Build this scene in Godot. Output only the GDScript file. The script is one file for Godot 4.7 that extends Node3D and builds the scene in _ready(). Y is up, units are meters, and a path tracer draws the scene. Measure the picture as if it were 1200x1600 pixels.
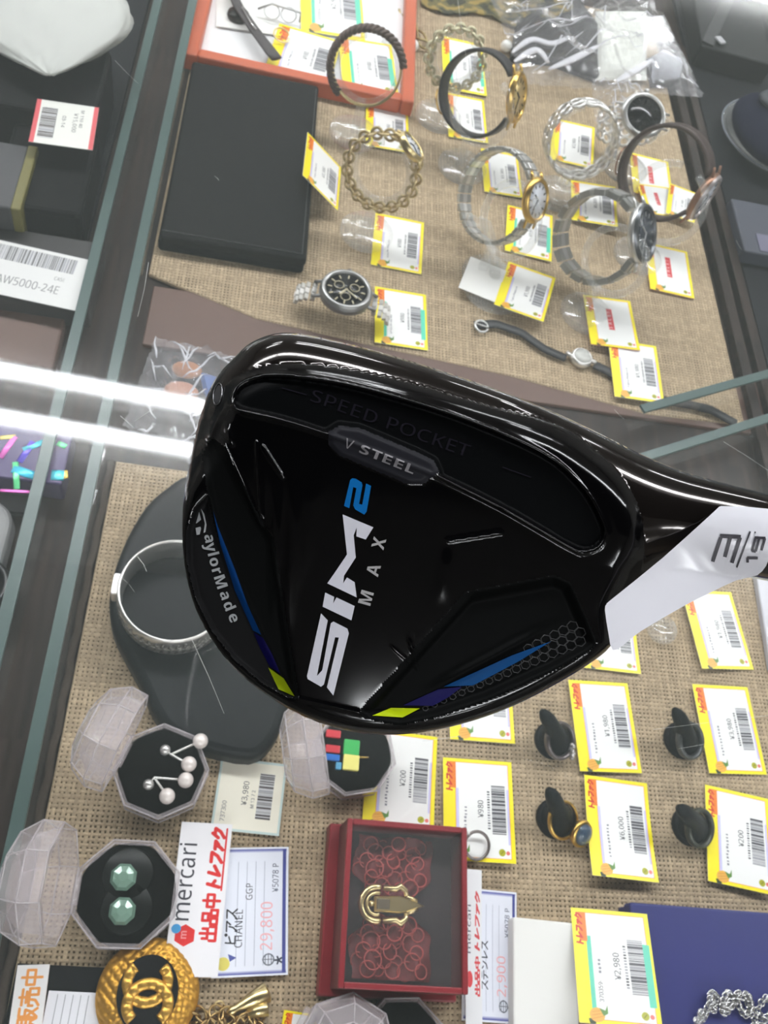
extends Node3D

# ---------------------------------------------------------------- the eye of the photograph
const FP := 1363.0            # focal length in pixels of a 1200 x 1600 frame
const EYE := Vector3(0, 0.45, 0)
const CR := Vector3(0.9774, 0.2107, -0.0156)
const CU := Vector3(-0.1173, 0.4799, -0.8695)
const CF := Vector3(0.1758, -0.8516, -0.4938)
const GLASS_Y := 0.17
const PX := 0.2 / 1363.0      # one pixel at the club, metres

var M := {}
var F_REG: Font
var F_BOLD: Font
var rng := RandomNumberGenerator.new()

func V(x: float, y: float, z: float) -> Vector3:
	return Vector3(x, y, z)

func P(px: float, py: float, h: float = 0.0) -> Vector3:        # where the line of sight meets the height h
	var d := CF + CR * ((px - 600.0) / FP) - CU * ((py - 800.0) / FP)
	return EYE + d * ((h - EYE.y) / d.y)

func Q(px: float, py: float, depth: float) -> Vector3:          # the point at a distance along the line of sight
	return EYE + (CF + CR * ((px - 600.0) / FP) - CU * ((py - 800.0) / FP)) * depth

# ---------------------------------------------------------------- naming and placing
func put(o: Node, parent: Node = null) -> void:
	if parent == null:
		parent = self
	var n := String(o.name)
	var k := 0
	while parent.has_node(NodePath(String(o.name))):
		k += 1
		o.name = "%s_%03d" % [n, k]
	parent.add_child(o, true)

func tag(o: Node, label: String, category: String, group: String = "") -> void:
	o.set_meta("label", label)
	o.set_meta("category", category)
	if group:
		o.set_meta("group", group)

func thing(called: String, label: String, category: String, at: Vector3 = Vector3.ZERO, turn: float = 0.0, group: String = "") -> Node3D:
	var o := Node3D.new()
	o.name = called
	put(o)
	o.position = at
	o.rotation.y = turn
	tag(o, label, category, group)
	return o

func obj(called: String, mesh: Mesh, mat: Material, parent: Node = null, xf: Transform3D = Transform3D()) -> MeshInstance3D:
	var o := MeshInstance3D.new()
	o.name = called
	o.mesh = mesh
	o.material_override = mat
	o.transform = xf
	put(o, parent)
	return o

func struct(called: String, mesh: Mesh, mat: Material, xf: Transform3D = Transform3D(), parent: Node = null) -> MeshInstance3D:
	var o := obj(called, mesh, mat, parent, xf)
	if parent == null:
		o.set_meta("kind", "structure")
	return o

# ---------------------------------------------------------------- shapes
func nst() -> SurfaceTool:
	var st := SurfaceTool.new()
	st.begin(Mesh.PRIMITIVE_TRIANGLES)
	return st

func fin(st: SurfaceTool) -> ArrayMesh:
	st.generate_normals()
	return st.commit()

func vtx(st: SurfaceTool, p: Vector3, uv: Vector2, g: int) -> void:
	st.set_smooth_group(g)
	st.set_uv(uv)
	st.add_vertex(p)

func tri(st: SurfaceTool, a: Vector3, b: Vector3, c: Vector3, g: int = -1) -> void:
	vtx(st, a, Vector2.ZERO, g)
	vtx(st, b, Vector2.ZERO, g)
	vtx(st, c, Vector2.ZERO, g)

func loft(st: SurfaceTool, rows: Array, closed: bool, g: int = 0, xf: Transform3D = Transform3D()) -> void:
	var n: int = rows.size()
	var m: int = rows[0].size()
	var last: int = m if closed else m - 1
	for i in n - 1:
		for j in last:
			var k: int = (j + 1) % m
			var a: Vector3 = xf * rows[i][j]
			var b: Vector3 = xf * rows[i][k]
			var c: Vector3 = xf * rows[i + 1][k]
			var d: Vector3 = xf * rows[i + 1][j]
			var ua := Vector2(float(j) / last, float(i) / (n - 1))
			var ub := Vector2(float(j + 1) / last, float(i) / (n - 1))
			var uc := Vector2(float(j + 1) / last, float(i + 1) / (n - 1))
			var ud := Vector2(float(j) / last, float(i + 1) / (n - 1))
			if not (a.is_equal_approx(b) and false):
				vtx(st, a, ua, g); vtx(st, b, ub, g); vtx(st, c, uc, g)
				vtx(st, a, ua, g); vtx(st, c, uc, g); vtx(st, d, ud, g)

func lathe(st: SurfaceTool, prof: Array, seg: int = 32, xf: Transform3D = Transform3D(), g: int = 0) -> void:
	var rows := []
	for p in prof:
		var r := []
		for k in seg:
			var a := TAU * k / seg
			r.append(Vector3(p.x * cos(a), p.y, p.x * sin(a)))
		rows.append(r)
	loft(st, rows, true, g, xf)

func frame_of(d: Vector3) -> Basis:          # y along d
	var y := d.normalized()
	var x := y.cross(Vector3.RIGHT if absf(y.x) < 0.8 else Vector3.UP).normalized()
	return Basis(x, y, x.cross(y))

func tube(st: SurfaceTool, pts: Array, rad, seg: int = 10, closed: bool = false, g: int = 0, squash: float = 1.0, upv: Vector3 = Vector3.ZERO) -> void:
	var n := pts.size()
	var rows := []
	var prev := Vector3.ZERO
	for i in n:
		var a: Vector3 = pts[(i - 1 + n) % n] if closed else pts[maxi(i - 1, 0)]
		var b: Vector3 = pts[(i + 1) % n] if closed else pts[mini(i + 1, n - 1)]
		var t := (b - a).normalized()
		var u := upv if upv != Vector3.ZERO else prev
		if u == Vector3.ZERO or absf(u.dot(t)) > 0.98:
			u = Vector3.UP if absf(t.y) < 0.9 else Vector3.RIGHT
		var s := t.cross(u).normalized()
		var w := s.cross(t)
		prev = w
		var r: float = rad[i] if rad is Array else rad
		var row := []
		for k in seg:
			var q := TAU * k / seg
			row.append(pts[i] + (s * cos(q) + w * sin(q) * squash) * r)
		rows.append(row)
	if closed:
		rows.append(rows[0])
	else:
		rows.push_front(same(pts[0], seg))
		rows.append(same(pts[n - 1], seg))
	loft(st, rows, true, g)

func same(p: Vector3, n: int) -> Array:
	var r := []
	r.resize(n)
	r.fill(p)
	return r

func arc(c: Vector3, e1: Vector3, e2: Vector3, r: float, a0: float, a1: float, n: int) -> Array:
	var out := []
	for i in n + 1:
		var a := lerpf(a0, a1, float(i) / n)
		out.append(c + (e1 * cos(a) + e2 * sin(a)) * r)
	return out

func inset(poly: Array, b: float) -> Array:
	var n := poly.size()
	var area := 0.0
	for i in n:
		area += poly[i].cross(poly[(i + 1) % n])
	var s := 1.0 if area > 0 else -1.0
	var out := []
	for i in n:
		var d0: Vector2 = (poly[i] - poly[(i - 1 + n) % n]).normalized()
		var d1: Vector2 = (poly[(i + 1) % n] - poly[i]).normalized()
		var n0 := Vector2(-d0.y, d0.x) * s
		var n1 := Vector2(-d1.y, d1.x) * s
		var m := (n0 + n1)
		out.append(poly[i] + m / maxf(0.35, 1.0 + n0.dot(n1)) * b)
	return out

func prism(st: SurfaceTool, poly: Array, y0: float, y1: float, bevel: float = 0.0, xf: Transform3D = Transform3D(), steps: int = 1, g: int = -1) -> void:
	var rows := []          # poly holds Vector2(x, z)
	rows.append(poly.map(func(p): return Vector3(p.x, y0, p.y)))
	var top := poly
	if bevel > 0.0:
		for k in steps + 1:
			var a := PI / 2 * k / steps
			top = inset(poly, bevel * (1.0 - cos(a)))
			var yy := y1 - bevel + bevel * sin(a)
			var row := []
			for p in top:
				row.append(Vector3(p.x, yy, p.y))
			rows.append(row)
	else:
		rows.append(poly.map(func(p): return Vector3(p.x, y1, p.y)))
	loft(st, rows, true, g, xf)
	for cap in [[poly, y0], [top, y1]]:
		var pk := PackedVector2Array(cap[0])
		var ix := Geometry2D.triangulate_polygon(pk)
		for i in ix:
			vtx(st, xf * Vector3(pk[i].x, cap[1], pk[i].y), Vector2(pk[i].x, pk[i].y), -1)

func rrect(w: float, d: float, r: float, n: int = 4) -> Array:
	var out := []
	for c in [[1, 1, 0.0], [-1, 1, 0.5], [-1, -1, 1.0], [1, -1, 1.5]]:
		for k in n + 1:
			var a: float = PI * (c[2] + 0.5 * k / n)
			out.append(Vector2(c[0] * (w / 2 - r) + r * cos(a), c[1] * (d / 2 - r) + r * sin(a)))
	return out

func box(st: SurfaceTool, size: Vector3, xf: Transform3D = Transform3D(), r: float = 0.001) -> void:   # base at y = 0 of xf
	r = minf(r, 0.45 * minf(size.x, minf(size.y, size.z)))
	prism(st, rrect(size.x, size.z, r, 2), 0.0, size.y, r * 0.8, xf, 2)

func bx(size: Vector3, r: float = 0.001) -> ArrayMesh:
	var st := nst()
	box(st, size, Transform3D(), r)
	return fin(st)

func ball(st: SurfaceTool, c: Vector3, r: float, sq: Vector3 = Vector3.ONE, seg: int = 14) -> void:
	var rows := []
	for i in seg / 2 + 1:
		var t := PI * i / (seg / 2)
		var row := []
		for k in seg:
			var a := TAU * k / seg
			row.append(c + Vector3(sin(t) * cos(a), -cos(t), sin(t) * sin(a)) * r * sq)
		rows.append(row)
	loft(st, rows, true, 0)

func xf(at: Vector3, yaw: float = 0.0, pitch: float = 0.0, roll: float = 0.0) -> Transform3D:
	return Transform3D(Basis.from_euler(Vector3(pitch, yaw, roll)), at)

func sheet(c: Vector3, ax: Vector3, az: Vector3, w: float, h: float, bend: float = 0.0, twist: float = 0.0, t: float = 0.0004) -> ArrayMesh:
	# a card: ax across, az down the picture, both unit; its print uses the whole texture
	var st := nst()
	var nrm := az.cross(ax).normalized()
	var top := []
	var bot := []
	for i in 9:
		var r := []
		var b := []
		for j in 7:
			var u := j / 6.0 - 0.5
			var v := i / 8.0 - 0.5
			var p := c + ax * (u * w) + az * (v * h) + nrm * (bend * 4.0 * v * v + twist * u * v * 4.0)
			r.append(p)
			b.append(p - nrm * t)
		top.append(r)
		bot.append(b)
	loft(st, top, false, 1)
	for i in 8:
		for j in 6:
			for q in [[i, j], [i + 1, j + 1], [i, j + 1], [i, j], [i + 1, j], [i + 1, j + 1]]:
				vtx(st, bot[q[0]][q[1]], Vector2(0.5, 0.3), 2)
	var rim := []
	var rimb := []
	for q in edge_ring(9, 7):
		rim.append(top[q.x][q.y])
		rimb.append(bot[q.x][q.y])
	for k in rim.size():
		var k2: int = (k + 1) % rim.size()
		for p in [rim[k], rim[k2], rimb[k2], rim[k], rimb[k2], rimb[k]]:
			vtx(st, p, Vector2(0.5, 0.3), -1)
	return fin(st)

func edge_ring(n: int, m: int) -> Array:
	var out := []
	for j in m - 1: out.append(Vector2i(0, j))
	for i in n - 1: out.append(Vector2i(i, m - 1))
	for j in m - 1: out.append(Vector2i(n - 1, m - 1 - j))
	for i in n - 1: out.append(Vector2i(n - 1 - i, 0))
	return out

func quad_of(px: Array, h: float) -> Array:      # [centre, across, down, width, height] of a flat rectangle seen at four pixels
	var w := []
	for p in px:
		w.append(P(p[0], p[1], h))
	var ax: Vector3 = (w[1] - w[0] + w[2] - w[3]) / 2
	var az: Vector3 = (w[3] - w[0] + w[2] - w[1]) / 2
	var wi := ax.length()
	var he := az.length()
	ax = ax.normalized()
	az = az.normalized()
	if he > wi * 1.4:
		ax = (ax - az * ax.dot(az)).normalized()
	else:
		az = (az - ax * az.dot(ax)).normalized()
	return [(w[0] + w[1] + w[2] + w[3]) / 4, ax, az, wi, he]

# ---------------------------------------------------------------- print: pictures drawn stroke by stroke
func fillp(im: Image, p: PackedVector2Array, col: Color) -> void:
	var y0 := 1e9
	var y1 := -1e9
	for q in p:
		y0 = minf(y0, q.y)
		y1 = maxf(y1, q.y)
	var n := p.size()
	for y in range(maxi(0, int(floor(y0))), mini(im.get_height() - 1, int(ceil(y1))) + 1):
		var xs := []
		var yy := y + 0.5
		for i in n:
			var a := p[i]
			var b := p[(i + 1) % n]
			if (a.y <= yy) != (b.y <= yy):
				xs.append(a.x + (yy - a.y) / (b.y - a.y) * (b.x - a.x))
		xs.sort()
		for k in range(0, xs.size() - 1, 2):
			var x0 := int(round(xs[k]))
			var x1 := int(round(xs[k + 1]))
			if x1 > x0:
				im.fill_rect(Rect2i(x0, y, x1 - x0, 1).intersection(Rect2i(0, 0, im.get_width(), im.get_height())), col)

func disc(im: Image, c: Vector2, r: float, col: Color, ry: float = -1.0) -> void:
	var p := PackedVector2Array()
	for k in 24:
		p.append(c + Vector2(cos(TAU * k / 24) * r, sin(TAU * k / 24) * (ry if ry > 0 else r)))
	fillp(im, p, col)

func stroke(im: Image, pts: Array, w: float, col: Color) -> void:
	for i in pts.size() - 1:
		var a: Vector2 = pts[i]
		var b: Vector2 = pts[i + 1]
		var n := (b - a).normalized().orthogonal() * w / 2
		fillp(im, PackedVector2Array([a + n, b + n, b - n, a - n]), col)
		if w > 2.5:
			disc(im, a, w / 2, col)
			disc(im, b, w / 2, col)

func font_tris(s: String, size: int, bold: bool = false) -> PackedVector2Array:     # y down, on the baseline
	var tm := TextMesh.new()
	tm.font = F_BOLD if bold else F_REG
	tm.font_size = size
	tm.pixel_size = 1.0
	tm.depth = 0.0
	tm.curve_step = 1.5 if size > 12 else 0.8
	tm.text = s
	tm.horizontal_alignment = HORIZONTAL_ALIGNMENT_LEFT
	tm.vertical_alignment = VERTICAL_ALIGNMENT_BOTTOM
	var a := tm.get_mesh_arrays()
	var out := PackedVector2Array()
	if a.is_empty():
		return out
	var v: PackedVector3Array = a[Mesh.ARRAY_VERTEX]
	var ix = a[Mesh.ARRAY_INDEX]
	if ix == null or ix.is_empty():
		ix = range(v.size())
	for i in ix:
		out.append(Vector2(v[i].x, -v[i].y))
	return out

func text(im: Image, s: String, at: Vector2, size: int, col: Color, bold: bool = false, sx: float = 1.0) -> void:
	var t := font_tris(s, size, bold)
	for i in range(0, t.size(), 3):
		fillp(im, PackedVector2Array([at + t[i] * Vector2(sx, 1), at + t[i + 1] * Vector2(sx, 1), at + t[i + 2] * Vector2(sx, 1)]), col)

const KANA := {
	"ト": "35,5 35,95/35,40 75,60", "レ": "25,5 25,90 88,45", "フ": "12,15 88,15 72,60 30,95", "ァ": "20,35 85,35 62,60/50,50 45,75 30,95", "ク": "40,5 15,50/35,25 85,25 70,65 30,97",
	"ピ": "22,10 22,85 80,85/22,50 72,35/84,4 92,12 84,20 76,12 84,4", "ア": "10,15 90,15 65,45/50,35 45,65 20,95", "ス": "15,15 80,15 50,60 10,95/50,55 90,95",
	"出": "50,0 50,95/20,15 20,45 80,45 80,15/8,58 8,95 92,95 92,58", "品": "28,5 72,5 72,40 28,40 28,5/6,55 42,55 42,95 6,95 6,55/58,55 94,55 94,95 58,95 58,55", "中": "50,0 50,100/12,25 88,25 88,65 12,65 12,25",
	"販": "8,8 40,8 40,70 8,70 8,8/8,28 40,28/8,48 40,48/16,74 4,96/32,74 44,96/94,8 54,8 54,50 44,96/54,38 88,38 78,66 52,96/60,52 94,96", "売": "50,0 50,34/10,14 90,14/22,34 78,34/6,68 6,48 94,48 94,68/38,56 34,80 8,98/62,56 62,92 94,92 94,78",
	"ッ": "20,40 28,60/48,36 54,56/84,40 70,75 40,95", "ク゛": "40,5 15,50/35,25 85,25 70,65 30,97", "テ": "22,12 78,12/8,40 92,40/52,40 46,70 24,96", "ン": "15,20 35,35/85,30 60,75 12,92",
}

func kana(im: Image, s: String, at: Vector2, size: float, w: float, col: Color, shear: float = 0.0) -> void:
	for ch in s:
		for line in KANA[ch].split("/"):
			var pts := []
			for q in line.split(" "):
				var c = q.split(",")
				var x := float(c[0]) / 100.0
				var y := float(c[1]) / 100.0
				pts.append(at + Vector2(x + shear * (0.5 - y), y) * size)
			stroke(im, pts, w, col)
		at.x += size * 1.02

func pic(w: int, h: int, col: Color) -> Image:
	var im := Image.create(w, h, false, Image.FORMAT_RGBA8)
	im.fill(col)
	return im

func tex(im: Image) -> ImageTexture:
	return ImageTexture.create_from_image(im)

func bars(im: Image, r: Rect2, sd: int, col: Color, col2: Color = Color(0.62, 0.62, 0.64)) -> void:    # a bar code
	var g := RandomNumberGenerator.new()
	g.seed = sd
	var x := r.position.x
	im.fill_rect(Rect2i(r), Color(0.83, 0.83, 0.83))
	while x < r.end.x:
		var w: float = [2.0, 3.0, 5.0, 8.0][g.randi() % 4]
		im.fill_rect(Rect2i(int(x), int(r.position.y), int(minf(w, r.end.x - x)), int(r.size.y)), col if g.randf() > 0.35 else col2)
		x += w + [2.0, 3.0, 4.0][g.randi() % 3]

const INK := Color(0.22, 0.22, 0.24)

func tag_print(price: String, kind: String, sd: int) -> StandardMaterial3D:
	var W := 352.0
	var H := 256.0
	var im := pic(int(W), int(H), Color(1.0, 0.93, 0.08))
	im.fill_rect(Rect2i(12, 44, 328, 198), Color(0.95, 0.6, 0.25))
	im.fill_rect(Rect2i(14, 46, 324, 194), Color(0.95, 0.95, 0.94))
	var side := Color(0.36, 0.83, 0.7) if kind == "teal" else Color(0.8, 0.79, 0.93)
	if kind != "red":
		im.fill_rect(Rect2i(14, 46, 232, 10), side)
		im.fill_rect(Rect2i(60, 232 if kind == "lilac" else 226, 190, 8 if kind == "lilac" else 22), side)
		if kind == "teal":
			im.fill_rect(Rect2i(14, 44, 250, 14), side)
	im.fill_rect(Rect2i(246, 22, 94, 25), Color(0.93, 0.5, 0.12))
	kana(im, "トレファク", Vector2(232, 12), 21, 6.0, Color(0.82, 0.2, 0.06), 0.15)
	# pineapple, leaves and the dark corner
	fillp(im, PackedVector2Array([Vector2(0, 34), Vector2(14, 30), Vector2(18, 52), Vector2(0, 52)]), Color(0.2, 0.26, 0.12))
	disc(im, Vector2(26, 58), 21, Color(0.94, 0.7, 0.28), 24)
	for k in 3:
		stroke(im, [Vector2(14 + 10 * k, 42), Vector2(24 + 8 * k, 76)], 1.5, Color(0.82, 0.52, 0.16))
	fillp(im, PackedVector2Array([Vector2(24, 78), Vector2(46, 66), Vector2(40, 84), Vector2(56, 92), Vector2(32, 92)]), Color(0.36, 0.55, 0.22))
	var g := RandomNumberGenerator.new()
	g.seed = sd
	if kind == "red":
		im.fill_rect(Rect2i(120, 112, 150, 30), Color(0.85, 0.22, 0.25))
		for k in 5:
			text(im, ["S", "A", "L", "E", "!"][k], Vector2(128 + 28 * k, 138), 28, Color(0.97, 0.8, 0.8), true)
	else:
		bars(im, Rect2(94, 176, 168, 50), sd, Color(0.3, 0.3, 0.32))
		var x := 110
		while x < 240:
			im.fill_rect(Rect2i(x, 160, 5, 9), INK if g.randf() > 0.5 else Color(0.6, 0.6, 0.62))
			x += 9
		text(im, price, Vector2(176 - price.length() * 7, 152), 28, INK, false)
		var n := "370359-" if sd == 2980 else ""
		if n:
			text(im, n, Vector2(64, 88), 18, INK)
		x = 70 if not n else 150
		while x < 190:
			im.fill_rect(Rect2i(x, 74 + g.randi() % 4, 4 + g.randi() % 5, 8), Color(0.55, 0.55, 0.58))
			x += 12
	disc(im, Vector2(34, 208), 12, Color(0.68, 0.68, 0.06))
	stroke(im, [Vector2(29, 203), Vector2(39, 213)], 2, Color(0.4, 0.42, 0.05))
	disc(im, Vector2(33, 229), 7, Color(0.9, 0.45, 0.42))
	im.rotate_90(COUNTERCLOCKWISE)
	return mat(Color.WHITE, 0.35, 0.0, {"albedo_texture": tex(im), "texture_repeat": false})

# ---------------------------------------------------------------- materials
func mat(col: Color, rough: float = 0.6, metal: float = 0.0, more: Dictionary = {}) -> StandardMaterial3D:
	var m := StandardMaterial3D.new()
	m.albedo_color = col
	m.roughness = rough
	m.metallic = metal
	for k in more:
		m.set(k, more[k])
	return m

func clear(alpha: float, col: Color = Color(0.9, 0.95, 0.93), rough: float = 0.03) -> StandardMaterial3D:
	return mat(Color(col.r, col.g, col.b, alpha), rough, 0.0, {"transparency": BaseMaterial3D.TRANSPARENCY_ALPHA, "cull_mode": BaseMaterial3D.CULL_DISABLED})

func rgb(r: int, g: int, b: int) -> Color:
	return Color8(r, g, b)

func noise_tex(a: Color, b: Color, freq: float, stretch_y: bool = false, sd: int = 1) -> ImageTexture:
	var n := FastNoiseLite.new()
	n.seed = sd
	n.frequency = freq
	n.fractal_octaves = 4
	var im := Image.create(256, 256, false, Image.FORMAT_RGBA8)
	for y in 256:
		for x in 256:
			var fx := x / 256.0 * TAU
			var fy := y / 256.0 * TAU * (0.08 if stretch_y else 1.0)
			var v := n.get_noise_3d(cos(fx) * 40, sin(fx) * 40, fy * 40) * 0.9 + 0.5
			im.set_pixel(x, y, a.lerp(b, clampf(v, 0, 1)))
	return tex(im)

func weave() -> Array:           # colour and relief of 24 x 24 burlap threads, 12 pixels each
	var n := 24
	var s := 12
	var im := pic(n * s, n * s, Color.BLACK)
	var hi := pic(n * s, n * s, Color.BLACK)
	var g := RandomNumberGenerator.new()
	g.seed = 7
	var wu := []
	var wv := []
	for k in n:
		wu.append(g.randf_range(0.56, 0.9))
		wv.append(g.randf_range(0.56, 0.9))
	var tone := []
	for k in n * n * 2:
		tone.append(g.randf_range(0.92, 1.06))
	var fib := FastNoiseLite.new()
	fib.frequency = 0.25
	for y in n * s:
		for x in n * s:
			var i := x / s
			var j := y / s
			var u := (x % s + 0.5) / s * 2.0 - 1.0
			var v := (y % s + 0.5) / s * 2.0 - 1.0
			var au: float = absf(u) / wu[i]
			var av: float = absf(v) / wv[j]
			var over := (i + j) % 2 == 0
			var cu := sqrt(maxf(0.0, 1.0 - au * au)) * (0.75 + (0.25 if over else -0.2) * cos(v * PI / 2)) if au < 1 else 0.0
			var cv := sqrt(maxf(0.0, 1.0 - av * av)) * (0.75 + (-0.2 if over else 0.25) * cos(u * PI / 2)) if av < 1 else 0.0
			var h := maxf(cu, cv)
			var t: float = tone[i * n + j / 3] if cu > cv else tone[n * n + j * n + i / 3]
			t *= 1.0 + 0.16 * fib.get_noise_2d(x * (3.0 if cu > cv else 0.5), y * (0.5 if cu > cv else 3.0))
			var c := Color(0.77, 0.70, 0.595) * t if h > 0.12 else Color(0.36, 0.31, 0.235)
			c.a = 1.0
			im.set_pixel(x, y, c)
			hi.set_pixel(x, y, Color(h, h, h))
	return [tex(im), tex(hi)]

func materials() -> void:
	var w := weave()
	M.burlap = mat(rgb(238, 233, 225), 0.95, 0.0, {"albedo_texture": w[0], "heightmap_enabled": true, "heightmap_texture": w[1], "heightmap_scale": 0.06, "uv1_triplanar": true, "uv1_world_triplanar": true, "uv1_scale": Vector3.ONE / 0.0576})
	M.hem = mat(rgb(70, 60, 52), 0.95)
	M.wood = mat(Color.WHITE, 0.45, 0.0, {"metallic_specular": 0.3, "albedo_texture": noise_tex(rgb(30, 23, 19), rgb(58, 45, 38), 0.05, true, 3), "uv1_triplanar": true, "uv1_world_triplanar": true, "uv1_scale": Vector3(9, 9, 9)})
	M.glass = clear(0.02)
	M.glass.metallic_specular = 0.36
	M.acrylic = clear(0.1, Color(0.93, 0.95, 0.95))
	M.crystal = clear(0.26, Color(0.88, 0.84, 0.85), 0.05)
	M.crystalglint = mat(Color(0.86, 0.83, 0.84, 0.42), 0.3, 0.0, {"transparency": BaseMaterial3D.TRANSPARENCY_ALPHA})  # whitish, paints the light caught along the facet edges
	M.film = clear(0.06, Color(0.85, 0.85, 0.85), 0.08)
	M.edge = mat(rgb(72, 92, 88), 0.3)
	M.black = mat(rgb(18, 18, 20), 0.55, 0.0, {"metallic_specular": 0.25})
	M.softblack = mat(rgb(14, 14, 14), 0.9, 0.0, {"metallic_specular": 0.12})
	M.velvet = mat(rgb(20, 23, 25), 0.5, 0.0, {"metallic_specular": 0.25})
	M.steel = mat(rgb(205, 205, 203), 0.28, 0.75)
	M.silver = mat(rgb(228, 226, 222), 0.3, 0.75)
	M.brushed = mat(rgb(150, 150, 150), 0.42, 0.9)
	M.gold = mat(rgb(216, 178, 96), 0.28, 1.0)
	M.palegold = mat(rgb(226, 205, 150), 0.28, 1.0)
	M.rosegold = mat(rgb(206, 150, 112), 0.28, 1.0)
	M.white = mat(rgb(240, 240, 238), 0.5)
	M.paper = mat(rgb(236, 235, 230), 0.6)
	M.pearl = mat(rgb(236, 226, 220), 0.2, 0.1, {"clearcoat_enabled": true})
	M.darkleather = mat(rgb(40, 36, 35), 0.6)
	M.brownleather = mat(rgb(62, 46, 40), 0.55)
	M.dialwhite = mat(rgb(215, 218, 226), 0.4)
	M.dialblack = mat(rgb(16, 16, 18), 0.15)
	M.navy = mat(rgb(44, 48, 112), 0.5)
	M.red = mat(rgb(136, 34, 42), 0.4)
	M.redside = mat(rgb(108, 48, 48), 0.5)

# ---------------------------------------------------------------- the room and the showcase
func lamp(x: float, z: float, label: String, group: String) -> void:
	var f := thing("ceiling_light", label, "ceiling light", V(x, 2.06, z), deg_to_rad(-3.4), group)
	var st := nst()
	box(st, V(1.26, 0.04, 0.1), xf(V(0, -0.04, 0)), 0.004)
	for s in [-0.615, 0.615]:
		box(st, V(0.02, 0.05, 0.2), xf(V(s, -0.085, 0)), 0.004)
	obj("housing", fin(st), M.fitting, f)
	for s in [-0.0765, 0.0765]:
		var t := nst()
		tube(t, [V(-0.6, -0.06, s), V(0.6, -0.06, s)], 0.0165, 16)
		obj("fluorescent_tube", fin(t), M.glow, f)
		var l := AreaLight3D.new()
		l.name = "lamp"
		l.area_size = Vector2(1.2, 0.033)
		l.light_energy = LAMP
		l.light_color = Color(0.97, 0.985, 1.0)
		l.area_range = 30.0
		l.area_attenuation = 2.0
		l.shadow_enabled = true
		l.position = V(0, -0.079, s)
		l.rotation_degrees = V(-90, 0, 0)
		f.add_child(l, true)

const LAMP := 0.5

func room() -> void:
	M.fitting = mat(rgb(225, 225, 222), 0.5)
	M.glow = mat(Color.WHITE, 0.5, 0.0, {"emission_enabled": true, "emission": Color(0.98, 0.99, 1.0), "emission_energy_multiplier": 14.0})
	struct("added_bulkhead_1", bx(V(9.1, 0.3, 1.5), 0.01), mat(rgb(52, 48, 46), 0.8), xf(V(0, 1.76, -0.1)))  # added unseen bulkhead, darkens what the glass and sole reflect
	var wallm := mat(rgb(150, 148, 144), 0.8)
	struct("floor", bx(V(9.2, 0.1, 12.2), 0.01), mat(rgb(120, 114, 106), 0.5), xf(V(0, -0.85, -2)))
	struct("ceiling", bx(V(9.2, 0.1, 12.2), 0.01), mat(rgb(200, 200, 198), 0.9), xf(V(0, 2.06, -2)))
	struct("wall_back", bx(V(9.2, 3.0, 0.1), 0.01), wallm, xf(V(0, -0.8, -8.05)))
	struct("wall_front", bx(V(9.2, 3.0, 0.1), 0.01), wallm, xf(V(0, -0.8, 4.05)))
	struct("wall_left", bx(V(0.1, 3.0, 12.2), 0.01), wallm, xf(V(-4.55, -0.8, -2)))
	struct("wall_right", bx(V(0.1, 3.0, 12.2), 0.01), wallm, xf(V(4.55, -0.8, -2)))
	for x in [-2.96, -1.7, -0.44, 0.82, 2.08, 3.34]:
		lamp(x, -1.404 + 0.059 * x, "twin-tube ceiling light in the row mirrored in the glass counter", "ceiling lights above the counter")
	for z in [2.1, 3.3, -4.7, -6.4]:
		for x in [-2.2, 0.1, 2.4]:
			if z > 0 and x < 0:
				continue
			lamp(x, z + 0.059 * x, "twin-tube ceiling light in a row away from the counter", "ceiling lights of the other rows")

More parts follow.
